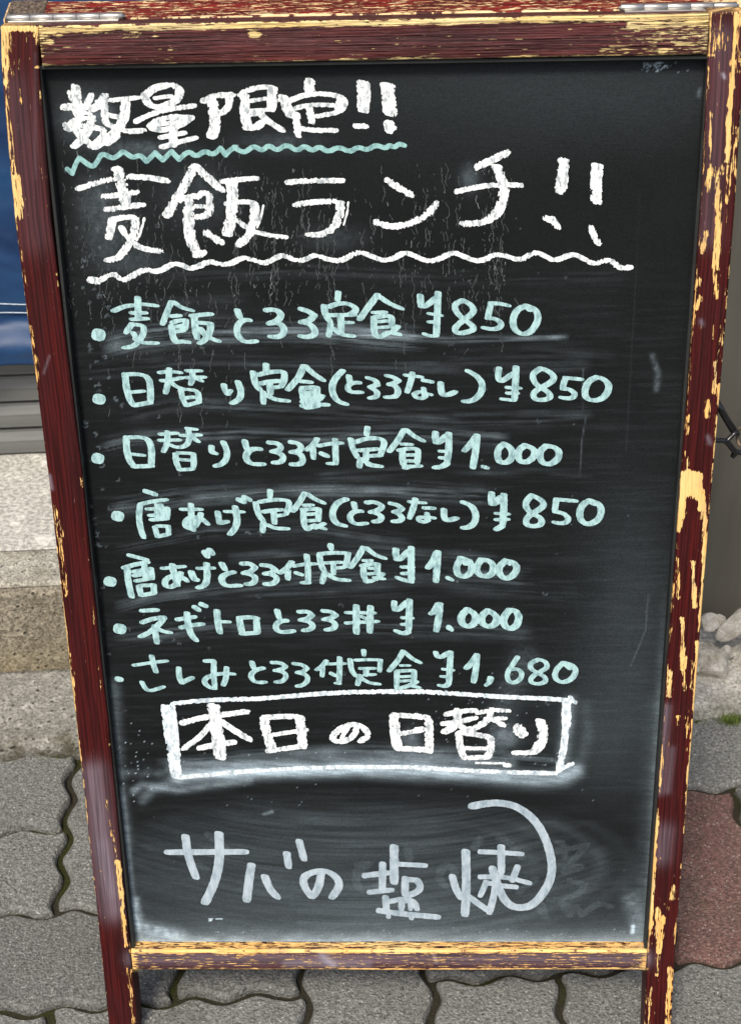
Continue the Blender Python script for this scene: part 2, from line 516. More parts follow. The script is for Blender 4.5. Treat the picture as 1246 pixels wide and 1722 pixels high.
# tarpaulin
def sheet(name, a0, a1, z0, z1, bpos, fn, mat, na, nz, thick=.0012):
    A = np.linspace(a0, a1, na); Zc = np.linspace(z0, z1, nz)
    AA, ZZ = np.meshgrid(A, Zc, indexing='ij')
    BB = bpos + fn(AA, ZZ)
    V = np.stack([AA, BB, ZZ], -1).reshape(-1, 3)
    q = grid_faces(na, nz)
    o = mesh_obj(name, V, None, mat, None, True, loops=(q[:, ::-1].ravel(), [4] * len(q)))
    so = o.modifiers.new('thick', 'SOLIDIFY'); so.thickness = thick
    o.rotation_euler = (0, 0, PSI)
    return o
def tarp_fn(a, z):
    h = z - .276
    f = .010 * (fbm(a * 5 + h * 2.0, z * 3.5, 1, 3) - .5) * 2
    f += .0045 * np.sin((a * 30 + 9 * fbm(a * 4, z * 5, 3, 2))) * np.clip(1 - h / .5, .15, 1)
    f += .006 * np.abs(vnoise(a * 7 + z * 9, z * 6 - a * 3, 5) - .5)
    f += -.020 * np.exp(-(h / .035) ** 2) * (1 + .35 * np.sin(a * 55 + 2 * np.sin(a * 13))) + .012 * np.exp(-((h - .055) / .02) ** 2)
    f += .006 * (np.abs(vnoise(a * 14 + z * 30, z * 16 + a * 9, 9) - .5) - .2) + .0022 * (np.abs(vnoise(a * 40 - z * 50, z * 44, 10) - .5))
    f += .004 * np.sin(z * 150 + 7 * vnoise(a * 9, z * 2, 8)) * np.exp(-((h - .03) / .05) ** 2)
    return f
tarp = sheet('tarpaulin', -1.55, .028, .276, 1.35, 1.652, tarp_fn, M['tarp'], 320, 260)
tag(tarp, label='creased blue tarpaulin hanging over the grey slatted shutter behind the sign', category='tarpaulin')
cords = empty('cord_pair', (0, 0, 0), PSI, label='two thin pale cords running across the lower part of the blue tarpaulin', category='cord')

def tube(name, pts, r, mat, parent=None, seg=10, caps=True):
    P = [Vector(p) for p in pts]
    V = []; F = []
    up = Vector((0, 0, 1))
    for k, p in enumerate(P):
        t = (P[min(k + 1, len(P) - 1)] - P[max(k - 1, 0)]).normalized()
        u = t.cross(up)
        if u.length < .05: u = t.cross(Vector((1, 0, 0)))
        u.normalize(); v = t.cross(u).normalized()
        rr = r[k] if isinstance(r, (list, tuple)) else r
        for s in range(seg):
            a = 2 * math.pi * s / seg
            V.append(p + rr * (math.cos(a) * u + math.sin(a) * v))
    for k in range(len(P) - 1):
        for s in range(seg):
            F.append((k * seg + s, k * seg + (s + 1) % seg, (k + 1) * seg + (s + 1) % seg, (k + 1) * seg + s))
    if caps:
        F.append(tuple(range(seg - 1, -1, -1))); F.append(tuple((len(P) - 1) * seg + s for s in range(seg)))
    return mesh_obj(name, [tuple(v) for v in V], F, mat, parent, True)
def spline(pts, n=8):
    P = [Vector(p) for p in pts]; out = []
    for i in range(len(P) - 1):
        p0 = P[max(i - 1, 0)]; p1 = P[i]; p2 = P[i + 1]; p3 = P[min(i + 2, len(P) - 1)]
        for k in range(n):
            t = k / n
            out.append(.5 * ((2 * p1) + (-p0 + p2) * t + (2 * p0 - 5 * p1 + 4 * p2 - p3) * t * t + (-p0 + 3 * p1 - 3 * p2 + p3) * t ** 3))
    out.append(P[-1]); return out
for zb, sl in ((.349, .012), (.336, .003)):
    pts = []
    for k in range(60):
        a = -1.5 + k * 1.5 / 59
        z = zb + sl * (a + .25) + .0012 * math.sin(a * 9)
        pts.append((a, 1.652 + float(tarp_fn(np.array(a), np.array(z))) - .0016, z))
    tube('cord', pts, .0007, M['cord'], cords, 6)

def crump(a, z):
    f = .020 * np.abs(fbm(a * 18, z * 22, 2, 4) - .5) * 2 + .010 * np.abs(vnoise(a * 60 + z * 20, z * 70, 4) - .5) * 2 + .004 * np.abs(vnoise(a * 160, z * 190 + a * 50, 6) - .5)
    return -f
bag = sheet('plastic_sheet', .034, .40, .30, 1.30, 1.655, crump, M['plastic'], 200, 420)
tag(bag, label='crumpled black plastic sheet hanging behind the top of the sign beside the tarpaulin', category='plastic sheet')

# steel cabinet panel on the right
cabv = [(-.0, 0, 0), (1.0, 0, 0), (1.0, .30, 0), (0, .30, 0), (0, 0, 1.45), (1.0, 0, 1.45), (1.0, .30, 1.45), (0, .30, 1.45)]
cabinet = empty('steel_cabinet', (0, 0, 0), PSI, label='tall brown grey steel cabinet standing right of the sign behind the pale stones', category='cabinet')
cv = [(x + .345, y + 1.4205, z + .018) for x, y, z in cabv]
cb = mesh_obj('cabinet_body', cv, [(3, 2, 1, 0), (4, 5, 6, 7), (0, 1, 5, 4), (1, 2, 6, 5), (2, 3, 7, 6), (3, 0, 4, 7)], M['cabinet'], cabinet)
b = cb.modifiers.new('bevel', 'BEVEL'); b.width = .003; b.segments = 3
pv2 = [(.375, 1.4045, .022), (1.31, 1.4045, .022), (1.31, 1.4195, .022), (.375, 1.4195, .022), (.375, 1.4045, 1.44), (1.31, 1.4045, 1.44), (1.31, 1.4195, 1.44), (.375, 1.4195, 1.44)]
dp = mesh_obj('door_panel', pv2, [(3, 2, 1, 0), (4, 5, 6, 7), (0, 1, 5, 4), (1, 2, 6, 5), (2, 3, 7, 6), (3, 0, 4, 7)], M['cabinet'], cabinet)
b = dp.modifiers.new('bevel', 'BEVEL'); b.width = .002; b.segments = 3

# stones at the foot of the cabinet
def stone(seed, size, loc, label, mat, rot=(0, 0, 0), name='stone', sub=4, parent=None):
    bm = bmesh.new()
    bmesh.ops.create_icosphere(bm, subdivisions=sub, radius=1)
    r_ = random.Random(seed)
    planes = [(Vector((r_.uniform(-1, 1), r_.uniform(-1, 1), r_.uniform(-1, 1))).normalized(), r_.uniform(.58, .86)) for _ in range(14)]
    for v in bm.verts:
        d = v.co.normalized(); k = 1.0
        for pn, pd in planes:
            dt = d.dot(pn)
            if dt > 0: k = min(k, pd / dt)
        k += .03 * (float(fbm(np.array(d.x * 9 + seed), np.array(d.y * 9 + d.z * 9), seed % 7, 3)) - .5)
        k += .14 * (float(fbm(np.array(d.x * 2 + seed), np.array(d.y * 2 + d.z * 2), seed % 9, 4)) - .5)
        v.co = Vector((d.x * size[0], d.y * size[1], d.z * size[2])) * k
    me = bpy.data.meshes.new(name); bm.to_mesh(me); bm.free()
    me.materials.append(mat)
    o = bpy.data.objects.new(name, me); COL.objects.link(o)
    ca, sa = math.cos(PSI), math.sin(PSI)
    a, b_, z = loc
    a -= .004; b_ -= .018; z -= .006
    o.location = (a * ca - b_ * sa, a * sa + b_ * ca, z); o.rotation_euler = rot
    tag(o, label=label, category='stone', group='pale stones heaped at the foot of the steel cabinet')
    return o
S_ = M['stone']
stone(1, (.030, .022, .024), (.5030, 1.350, .036), 'largest pale stone, broad and slanting, at the left of the heap beside the sign', S_, (.3, .45, -.4))
stone(2, (.013, .012, .030), (.5360, 1.374, .068), 'tall pale stone leaning to the right at the top of the heap', S_, (.1, .75, .2))
stone(3, (.0135, .012, .013), (.5080, 1.384, .062), 'knobbly pale stone at the upper left of the heap', S_, (.1, .2, .3))
stone(4, (.0085, .009, .012), (.5215, 1.390, .058), 'smallest greenish stone wedged between the knobbly one and the tall one', S_, (0, .2, .6))
stone(5, (.0090, .008, .0115), (.5440, 1.344, .040), 'small bright white stone at the front right of the heap', M['stone_white'], (.2, .3, .3))
stone(6, (.012, .010, .012), (.5520, 1.362, .054), 'brownish shaded stone above the bright white one', S_, (.4, .1, .9))
stone(7, (.013, .011, .017), (.5690, 1.372, .070), 'pale angular stone at the upper right edge of the picture', S_, (.3, .4, 1.4))
stone(8, (.012, .012, .014), (.5640, 1.348, .040), 'grey stone right of the bright white one, cut by the picture edge', S_, (.3, .7, 2.2))
stone(9, (.017, .012, .007), (.5430, 1.312, .0235), 'flat pale stone lying alone in front of the heap on the kerb', S_, (.05, .1, .2))
stone(10, (.014, .013, .016), (.4780, 1.372, .042), 'pale stone hidden partly behind the right post of the sign', S_, (.3, .1, 1.2))
stone(12, (.008, .007, .007), (.5230, 1.338, .024), 'tiny pale stone lying between the largest one and the white one', S_, (.2, .1, .9))
stone(13, (.007, .006, .006), (.5560, 1.326, .022), 'tiny pale stone lying just below the bright white one', S_, (.1, .5, .2))
stone(11, (.011, .009, .010), (.5240, 1.366, .034), 'small shaded stone tucked under the tall leaning one', S_, (.6, .1, .4))

# moss and grass in the joint before the kerb
def tufts(name, spots, label, nblade=60):
    V = []; F = []
    ca, sa = math.cos(PSI), math.sin(PSI)
    for (a, b_, sp, hh, cnt) in spots:
        for _ in range(cnt):
            x = a + random.gauss(0, sp); y = b_ + random.gauss(0, .0035)
            h = hh * random.uniform(.4, 1.1); wd = random.uniform(.0004, .0009)
            th = random.uniform(0, math.tau); lean = random.uniform(.0, .9) * h
            dx, dy = math.cos(th) * lean, math.sin(th) * lean
            px, py = -math.sin(th) * wd, math.cos(th) * wd
            base = len(V); z = -.004
            V += [(x - px, y - py, z), (x + px, y + py, z), (x + dx * .4 + px * .8, y + dy * .4 + py * .8, z + h * .6), (x + dx * .4 - px * .8, y + dy * .4 - py * .8, z + h * .6), (x + dx, y + dy, z + h)]
            F += [(base, base + 1, base + 2, base + 3), (base + 3, base + 2, base + 4)]
    o = mesh_obj(name, V, F, M['grass']); o.rotation_euler = (0, 0, PSI)
    return tag(o, label=label, category='grass', kind='stuff')
tufts('grass', [(.506, 1.262, .006, .011, 300), (.475, 1.264, .008, .005, 90), (-.235, 1.262, .010, .006, 160), (-.26, 1.262, .03, .004, 220), (.33, 1.262, .05, .005, 120), (.62, 1.262, .05, .005, 160)],
      'low green grass and moss growing in the joint along the kerb')

# ------------------------------------------------------------------ the sandwich board
R_B = Matrix(((0.99956, -0.01902, -0.0229), (-0.0202, 0.13166, -0.99109), (0.02187, 0.99111, 0.13122)))
T_B = Vector((0.0009, 0.9854, 0.8126))   # middle of the top edge of the opening, front plane
Rn = np.array(R_B); Tn = np.array(T_B)
HINGE_Y = .0262; THK = .024; REC = .0118
# the Empty stands on the ground under the board; everything of the front leaf is placed in leaf space
base = Vector((0.012, 1.00, 0.0))
sign = empty('sandwich_board', base, 0,
             label='worn maroon wooden pavement sign with a black chalkboard covered in Japanese lunch menu writing', category='menu board')
FRONT = Matrix.Translation(T_B) @ R_B.to_4x4()
def to_leaf(o, mat=FRONT):
    o.matrix_parent_inverse = Matrix.Identity(4)
    o.parent = sign
    o.matrix_basis = Matrix.Translation(-base) @ mat
    return o

_s, _c = math.sin(PITCH), math.cos(PITCH)
def leaf_to_photo(P):
    """leaf-space points -> photo pixels (1246x1722)"""
    Wp = P @ Rn.T + Tn
    x = Wp[:, 0]; y = Wp[:, 1]; z = Wp[:, 2] - CAM_H
    D = y * _c - z * _s; Yd = -y * _s - z * _c
    return 623 + 2600 * x / D, 861 + 2600 * Yd / D
def photo_to_leaf(u, v, off=0.0):
    """photo pixels -> the plane of the board (z = off in leaf space)"""
    u = np.asarray(u, float); v = np.asarray(v, float)
    cx = (u - 623) / 2600; cy = (v - 861) / 2600
    d = np.stack([cx, -_s * cy + _c, -_c * cy - _s], -1)
    n = Rn[:, 2]; p0 = Tn + n * off - np.array([0, 0, CAM_H])
    k = (p0 @ n) / (d @ n)
    p = d * k[..., None] + np.array([0, 0, CAM_H]) - Tn
    return p @ Rn

# --- wear and chalk maps on the frame, as strokes in the plane of the frame
def seg_dist(U, V, pts):
    best = np.full(U.shape, 1e9)
    for (x0, y0), (x1, y1) in zip(pts[:-1], pts[1:]):
        dx, dy = x1 - x0, y1 - y0; L = dx * dx + dy * dy + 1e-9
        t = np.clip(((U - x0) * dx + (V - y0) * dy) / L, 0, 1)
        best = np.minimum(best, np.hypot(U - x0 - t * dx, V - y0 - t * dy))
    return best
def P2(s):
    return [tuple(float(c) for c in p.split(',')) for p in s.split()]
WEAR = [  # (polyline, half width, strength)
 # left stile
 ('3,46 28,400 80,800 128,1200 181,1722', 2.0, .72), ('8,45 10,110', 7, .75), ('5,48 58,48', 5, .9), ('20,60 22,135', 3, .45), ('33,60 34,120', 2, .40), ('47,55 48,100', 2.5, .45), ('14,60 14,150', 3, .5),
 ('8,100 16,200 24,290', 4, .6), ('26,300 34,360', 9, .8), ('30,370 45,500', 2.5, .45), ('52,550 62,640', 4, .6), ('62,600 66,640', 3, .5), ('90,850 104,900', 5, .6), ('100,900 112,1000', 3.5, .6),
 ('34,150 34,170', 3, .55), ('68,280 76,310', 3, .5), ('60,230 62,250', 2, .45), ('118,1100 124,1150', 3.5, .6), ('125,1180 145,1420', 2.5, .45), ('150,1440 178,1722', 3, .5),
 ('176,1335 196,1440', 2.5, .55), ('198,1450 205,1510', 4.5, .75), ('205,1500 212,1590', 3.5, .8), ('172,1465 176,1480', 3, .5), ('216,1630 225,1722', 3.5, .6),
 ('156,1020 160,1050', 2.5, .5), ('168,1120 172,1160', 2.5, .55), ('143,905 148,950', 2.5, .45),
 # top rail
 ('62,50 1190,27', 5.5, .85), ('64,60 100,56', 8, .7), ('64,70 84,70', 7, .65), ('72,80 155,78', 1.6, .6), ('150,54 240,58', 4, .5), ('200,60 215,60', 5, .5), ('258,57 262,60', 3, .6),
 ('268,83 290,86', 2, .6), ('85,86 100,86', 3, .55), ('425,58 432,60', 7, .75), ('60,113 300,111 620,106 900,99 1196,93', 2.4, .85), ('330,50 380,50', 2.5, .5),
 ('1000,50 1090,46', 9, .36), ('1040,60 1195,55', 13, .46), ('1015,84 1195,80', 9, .50), ('1060,42 1190,38', 8, .75), ('1075,70 1190,66', 14, .46), ('1100,60 1195,58', 20, .52), ('1150,70 1195,70', 24, .60), ('1020,82 1050,84', 5, .6), ('1170,60 1195,60', 20, .5),
 ('460,57 500,57', 1.6, .45), ('560,68 590,68', 1.6, .5), ('640,77 700,78', 1.4, .45), ('865,65 885,65', 2, .6),
 # right stile
 ('1212,25 1211,50', 2.5, .7), ('1238,25 1236,60 1232,110 1226,200 1222,270', 4.2, .95), ('1246,30 1244,120', 4, .6), ('1237,215 1233,290', 3.5, .65),
 ('1195,190 1192,300', 2.5, .75), ('1208,90 1204,210', 1.5, .40), ('1197,290 1235,282', 9, .6), ('1190,300 1188,320', 5, .7), ('1205,300 1208,360', 5, .75), ('1225,290 1222,340', 4, .65), ('1240,290 1236,420 1228,520 1222,600', 4.2, .85),
 ('1207,365 1203,450', 5.5, .85), ('1200,445 1206,500', 4.5, .7), ('1187,390 1180,425', 3.5, .75), ('1175,470 1173,480', 3.5, .8), ('1176,500 1170,518', 4.5, .75),
 ('1178,540 1176,565', 1.8, .5), ('1200,530 1197,570', 2, .55), ('1214,540 1205,610', 2.2, .6), ('1203,610 1200,660', 3.5, .7), ('1190,675 1188,700', 5, .8), ('1208,650 1210,690', 5, .8), ('1217,560 1214,640', 2.5, .6),
 ('1157,700 1155,730', 3, .7), ('1207,700 1202,800', 4.2, .85), ('1153,760 1155,790', 3, .6), ('1148,797 1146,868', 5, 1.2), ('1157,794 1156,830', 5, 1.3), ('1166,797 1167,832', 5, 1.3), ('1175,799 1177,855', 4.5, 1.2), ('1182,826 1185,880', 3, 1.0), ('1152,830 1170,836', 6, .62), ('1148,830 1140,890', 5, .95), ('1173,820 1184,870', 6, .7),
 ('1186,860 1182,960 1176,1060', 3.6, .8), ('1199,800 1192,900 1185,1000', 2, .5), ('1138,940 1140,1005', 3.5, .65), ('1165,945 1167,1020', 3.6, .8), ('1132,980 1128,1030', 2, .6), ('1146,1040 1148,1085', 3.2, .75), ('1148,1090 1147,1125', 5, .75),
 ('1126,1130 1124,1170', 4.5, .8), ('1148,1125 1150,1160', 3.6, .7), ('1162,1110 1162,1160', 2.2, .65), ('1172,1080 1168,1180 1160,1300', 3.4, .85), ('1157,1180 1153,1260', 2.4, .55), ('1140,1205 1141,1220', 3, .7), ('1111,1230 1110,1240', 2, .6),
 ('1109,1295 1108,1320', 3.5, .75), ('1157,1290 1152,1400 1147,1520', 2.6, .8), ('1103,1380 1097,1480 1093,1560', 3.6, .9), ('1133,1492 1130,1510', 4, .75), ('1105,1530 1108,1600', 5, .8), ('1112,1545 1110,1575', 6, .75), ('1108,1600 1104,1640', 3, .7),
 ('1140,1580 1136,1640', 3, .65), ('1127,1630 1122,1722', 4.6, .75), ('1094,1660 1090,1722', 2.2, .7), ('1100,1500 1125,1530', 3, .4),
 # bottom rail
 ('222,1599 1087,1598', 5, .80), ('222,1588 1087,1588', 7, .70), ('222,1632 1087,1630', 2.6, .85), ('222,1615 330,1622', 12, .26), ('222,1608 260,1606', 5, .4), ('400,1608 420,1600', 5, .6), ('330,1612 480,1615', 9, .12),
 ('700,1625 1087,1622', 7, .18), ('960,1610 1010,1606', 3, .5), ('1030,1622 1087,1626', 5, .4), ('500,1620 700,1624', 6, .10), ('640,1600 646,1604', 2, .5)]
WEAR = [(P2(a), b, c) for a, b, c in WEAR]
CHALK = [('158,1300 172,1420 190,1530', 20, .42), ('176,1420 190,1500', 12, .15), ('1120,1190 1108,1330', 8, .34), ('1130,1260 1122,1330', 6, .22), ('1118,1400 1112,1440', 16, .28),
 ('222,1612 1087,1612', 13, .36), ('480,1620 620,1622', 6, .35), ('540,1605 560,1622', 6, .6), ('728,1602 734,1618', 2.5, .6), ('84,598 74,628', 1.5, .35), ('84,800 88,822', 3, .5), ('1178,540 1180,545', 4, .35), ('1190,735 1193,745', 4, .4),
 ('1215,125 1217,130', 3, 1.0), ('60,90 60,300', 3, .10), ('100,70 1180,60', 30, .09), ('20,150 60,400', 30, .10), ('1215,60 1190,400', 20, .16)]
CHALK = [(P2(a), b, c) for a, b, c in CHALK]

def member(name, x0, x1, y0, y1, z0, z1, along, mat, base_wear=.0, edge_wear=.55, ewid=1.0, step=.0013, cstep=.0010, seed=1, maps=True, leaf=FRONT, zstep=.002, rad=.0014, slant=None):
    """a rail or stile as a swept rounded rectangle with dense, slightly uneven faces"""
    L0, L1 = (y0, y1) if along == 'y' else (x0, x1)
    C0, C1 = (x0, x1) if along == 'y' else (y0, y1)
    ns = int((L1 - L0) / step) + 1
    S = np.linspace(L0, L1, ns)
    ring = []
    def arc(cx, cz, a0):
        return [(cx + rad * math.cos(a0 + k / 3 * math.pi / 2), cz + rad * math.sin(a0 + k / 3 * math.pi / 2)) for k in range(4)]
    c0, c1, w0, w1 = C0 + rad, C1 - rad, z0 + rad, z1 - rad
    nf = max(2, int((c1 - c0) / cstep)); nsd = max(2, int((w1 - w0) / zstep))
    ring += arc(c1, w0, -math.pi / 2)
    ring += [(C1, w0 + (w1 - w0) * k / nsd) for k in range(1, nsd)]
    ring += arc(c1, w1, 0)
    ring += [(c1 + (c0 - c1) * k / nf, z1) for k in range(1, nf)]
    ring += arc(c0, w1, math.pi / 2)
    ring += [(C0, w1 + (w0 - w1) * k / nsd) for k in range(1, nsd)]
    ring += arc(c0, w0, math.pi)
    ring = np.array(ring); nr = len(ring)
    SS = np.repeat(S, nr); CC = np.tile(ring[:, 0], ns); ZZ = np.tile(ring[:, 1], ns)
    # distance to the long edges
    e = np.minimum(np.minimum(CC - C0, C1 - CC) + np.minimum(ZZ - z0, z1 - ZZ), 9)
    per = np.tile(np.arange(nr), ns) / nr
    # unevenness
    ew = vnoise(SS * 60 + seed * 11, np.where(CC > (C0 + C1) / 2, 5.5, 1.5) + np.where(ZZ > (z0 + z1) / 2, 20, 0), seed)
    ew2 = vnoise(SS * 260 + seed * 3, np.where(CC > (C0 + C1) / 2, 35.5, 31.5), seed + 1)
    wdt = (.0004 + .0030 * ew ** 2.5 + .0007 * ew2) * ewid
    wear = base_wear + edge_wear * np.clip(1.25 - e / wdt, 0, 1)
    # ends of the grain wear too
    en = np.minimum(SS - L0, L1 - SS)
    wear = wear + .35 * np.clip(1 - en / .006, 0, 1)
    amp = .00035
    nz = (vnoise(SS * 25, CC * 40, seed + 3) - .5) * 2 * amp
    Cn = CC + (vnoise(SS * 18 + 3, np.where(CC > (C0 + C1) / 2, 3.5, 9.5), seed) - .5) * .0007
    Zn = ZZ + nz + (e < .0022) * (vnoise(SS * 300, per * 60, seed) - .5) * .0005
    if slant is not None:
        Cn = Cn + np.interp(SS, slant[0], slant[1])
    V = np.stack([Cn, SS, Zn], 1) if along == 'y' else np.stack([SS, Cn, Zn], 1)
    chalk = np.zeros(len(V))
    if maps:
        U, Vp = leaf_to_photo(V)
        jx = (vnoise(SS * 220, CC * 500, 7) - .5) * 3.0
        for pts, hw, st in WEAR:
            xs = [p[0] for p in pts]; ys = [p[1] for p in pts]
            s_ = np.where((U > min(xs) - hw * 3) & (U < max(xs) + hw * 3) & (Vp > min(ys) - hw * 3) & (Vp < max(ys) + hw * 3))[0]
            if len(s_) == 0: continue
            d = seg_dist(U[s_] + jx[s_], Vp[s_], pts)
            wear[s_] = np.maximum(wear[s_], (st * .80 + (.08 if st > .7 else 0)) * np.clip(1.55 - d / hw * .95, 0, 1))
        for pts, hw, st in CHALK:
            d = seg_dist(U, Vp, pts)
            chalk = chalk + st * np.exp(-(d / hw) ** 2)
    q = grid_faces(ns, nr, wrap=True)
    if along == 'x': q = q[:, ::-1]
    capA = list(range(nr)); capB = [(ns - 1) * nr + k for k in range(nr)]
    if along == 'y': capB = capB[::-1]
    else: capA = capA[::-1]
    capA, capB = (capA, capB)
    lv = np.concatenate([q.ravel(), np.array(capA), np.array(capB)])
    o = mesh_obj(name, V, None, mat, None, True, loops=(lv, [4] * len(q) + [nr] * 2))
    o.data.polygons[-1].use_smooth = False; o.data.polygons[-2].use_smooth = False
    fattr(o, 'wear', wear); fattr(o, 'chalk', chalk)
    g = np.stack([SS + seed * 1.7, CC + ZZ * 1.0 + seed * .37, np.zeros(len(SS))], 1)
    vattr(o, 'grain', g)
    to_leaf(o, leaf)
    return o

TOPY = .0255
member('stile', -.2385, -.2140, -.8147, TOPY, -THK, 0, 'y', M['paint'], .03, .50, .6, seed=1,
       slant=([-.82, -.72, -.5, -.29, -.1, 0, .03], [-.0028, -.0018, -.0002, .0003, -.0022, .0004, .0035]))
member('stile', .2143, .2368, -.8250, TOPY + .0012, -THK, 0, 'y', M['paint'], .05, .58, 1.0, seed=2,
       slant=([-.82, -.72, -.29, -.1, .03], [.003, .0008, .0003, .0008, -.0022]))
member('rail', -.2110, .2118, .0003, TOPY - .0002, -THK, -.0003, 'x', M['paint_top'], .13, .60, seed=3, slant=([-.21, .21], [0, .0006]))
member('rail', -.2152, .2148, -.7412, -.7205, -THK, -.0006, 'x', M['paint'], .31, .60, seed=4)

# --- chalkboard with its dust
bx0, bx1, by0, by1 = -.2185, .2185, -.7245, .0045
nx, ny = 438, 730
X, Y = np.meshgrid(np.linspace(bx0, bx1, nx), np.linspace(by0, by1, ny), indexing='ij')
Vb = np.stack([X, Y, np.full_like(X, -REC)], -1).reshape(-1, 3)
U, V = leaf_to_photo(Vb)
dust_and_sheen = np.zeros(len(U))
LU = U; LV = V
slow = fbm(U / 160, V / 90, 5, 3)
dust_and_sheen += .003 + .008 * slow
cloth = np.clip(vnoise((U + .3 * V) / 70, (V - .15 * U) / 2.2, 11) * .6 + vnoise(U / 30, V / 5, 12) * .5, 0, 1)
stk = vnoise(U / 140, (V + .04 * U) / 2.6, 1) * .5 + vnoise(U / 60, (V - .02 * U) / 5.0, 2) * .5
dust_and_sheen += .030 * np.clip(stk - .45, 0, 1) * np.clip((V - 420) / 150, 0, 1)
def band(pts, hw, inten, freq=2.4, seed=0, fade=25, thr=.25):
    pts = P2(pts); xs = [p[0] for p in pts]; ys = [p[1] for p in pts]
    c = np.interp(U, xs, ys); d = (V - c) / hw
    e = np.clip((U - xs[0]) / fade, 0, 1) * np.clip((xs[-1] - U) / fade, 0, 1)
    s = vnoise(U / 90 + seed, (V - c) / freq + seed * 5, seed)
    s2 = vnoise(U / 24 + seed, (V - c) / 9, seed + 1)
    return .72 * inten * np.exp(-d ** 2) * e * np.clip(s - thr, 0, 1) * 1.8 * (.4 + .9 * s2)
for a in (('170,585 240,566 330,556 520,556 720,572', 17, .30, 2.4, 1), ('190,588 300,578 420,572', 4, .22, 2, 2), ('600,562 760,572 870,570 958,567', 5, .34, 3, 3), ('380,555 620,560 700,566', 10, .28, 2, 4),
          ('190,520 330,505 430,500', 8, .05, 3, 5), ('150,625 300,610 520,615 820,620 1000,612', 12, .07, 3, 6), ('200,700 290,680 500,690 780,706 1000,700', 13, .09, 2.6, 7),
          ('165,752 225,738 400,730 520,735 700,728 860,740', 11, .20, 2.4, 8), ('180,855 300,838 460,826 640,824 830,836', 13, .20, 2.4, 9), ('300,838 520,826 700,826', 8, .16, 2, 10),
          ('190,925 350,895 520,890 700,915', 10, .09, 2.4, 11), ('190,1022 260,1003 420,982 560,968 700,962 900,972', 11, .17, 2.4, 12), ('380,940 600,925 840,940', 8, .12, 2.6, 13),
          ('190,1072 380,1052 620,1052 900,1062', 14, .11, 2.4, 14), ('520,800 700,790 1000,800', 10, .05, 3, 15), ('260,1280 400,1272 600,1262 800,1268 940,1280', 10, .22, 3, 3),
          ('260,470 500,455 760,468 1060,462', 10, .05, 4, 2), ('400,1000 700,985 980,1000', 14, .06, 3, 1), ('750,600 900,592 1040,600', 10, .05, 3, 7)):
    dust_and_sheen += band(*a)
def soft(pts, hw, inten, nz=.5, sc=12, seed=0):
    d = seg_dist(U, V, P2(pts))
    return inten * np.exp(-(d / hw) ** 2) * (1 - nz + 2 * nz * fbm(U / sc, V / sc, seed, 3)) * (.45 + cloth)
# swept pale band under the framed heading
dust_and_sheen += soft('240,1344 262,1326 300,1312', 8, .12, .8, 14, 1) + soft('300,1308 400,1298 600,1293 800,1303 900,1312 950,1308 968,1296', 11, .42, .35, 30, 1)
dust_and_sheen += soft('300,1304 500,1296 700,1292 850,1304', 7, .30, .4, 20, 2)
dust_and_sheen += soft('290,1288 420,1284 620,1278 860,1284', 9, .16, .4, 20, 5)
dust_and_sheen += soft('225,1330 240,1320 300,1328 420,1312', 6, .22, .5, 16, 3)
dust_and_sheen += soft('958,1180 950,1240 945,1300', 10, .20, .5, 20, 4)
dust_and_sheen += soft('985,1190 990,1230 970,1300', 10, .04, .4, 24, 6)
# the wiped oval at the bottom, with curved sweeps
yy = V + ((U - 600) / 380) ** 2 * 62
arc = vnoise(U / 200, yy / 2.4, 3) * .55 + vnoise(U / 90, yy / 7, 4) * .45
q = ((U - 610) / 400) ** 2 + ((V - 1455) / 118) ** 2
oval = np.clip(1.25 - q, 0, 1) ** .7
dust_and_sheen += oval * (.022 + .095 * np.clip(arc - .25, 0, 1)) * (.55 + .9 * fbm(U / 120, V / 60, 8, 2))
dust_and_sheen += soft('444,1369 458,1365', 2.4, .25, .8, 4, 2)
for k, (r0, i0) in enumerate(((1.0, .03), (.86, .018), (1.12, .02), (.72, .015))):
    dust_and_sheen += i0 * np.exp(-((np.sqrt(q) - r0) / .035) ** 2) * (V > 1380) * (.3 + vnoise(U / 40, V / 40, k) * 1.2) * (U > 500)
    dust_and_sheen += .8 * i0 * np.exp(-((np.hypot((U - 560) / 420, (V - 1300) / 210) - r0 * .95) / .02) ** 2) * (V > 1420) * (vnoise(U / 60, V / 40, k + 3))
# darker untouched places
dust_and_sheen *= 1 - .55 * np.exp(-(((U - 620) / 260) ** 2 + ((V - 1345) / 16) ** 2))
dust_and_sheen *= 1 - .5 * np.exp(-(((U - 1030) / 70) ** 2 + ((V - 1400) / 45) ** 2))
# dust settled along the bottom and the sides
edge_v = 1588 + (U - 650) * .004
dust_and_sheen += .66 * np.exp(-np.clip(edge_v - V, 0, 1e3) / 11) * (.45 + .9 * fbm(U / 22, V / 10, 6, 3))
dust_and_sheen += .10 * np.exp(-np.clip(edge_v - V, 0, 1e3) / 40)
dust_and_sheen += soft('232,1560 228,1515', 8, .30, .9, 8, 2) + soft('236,1560 300,1573', 10, .34, .9, 8, 4)
dust_and_sheen += soft('205,1330 212,1400 222,1500 230,1560', 5, .26, .5, 12, 3) + soft('192,1150 200,1300 214,1420', 10, .09, .4, 30, 3)
dust_and_sheen += (soft('1118,1000 1108,1200 1098,1400 1092,1560', 8, .13, .6, 30, 6) + soft('1100,1180 1088,1400 1080,1560', 16, .04, .6, 40, 7)) * np.clip((V - 980) / 300, 0, 1)
dust_and_sheen += soft('1060,1510 1075,1560', 14, .12, .8, 8, 8) + soft('1064,1558 1063,1568', 3.0, .9, .1, 8, 1)
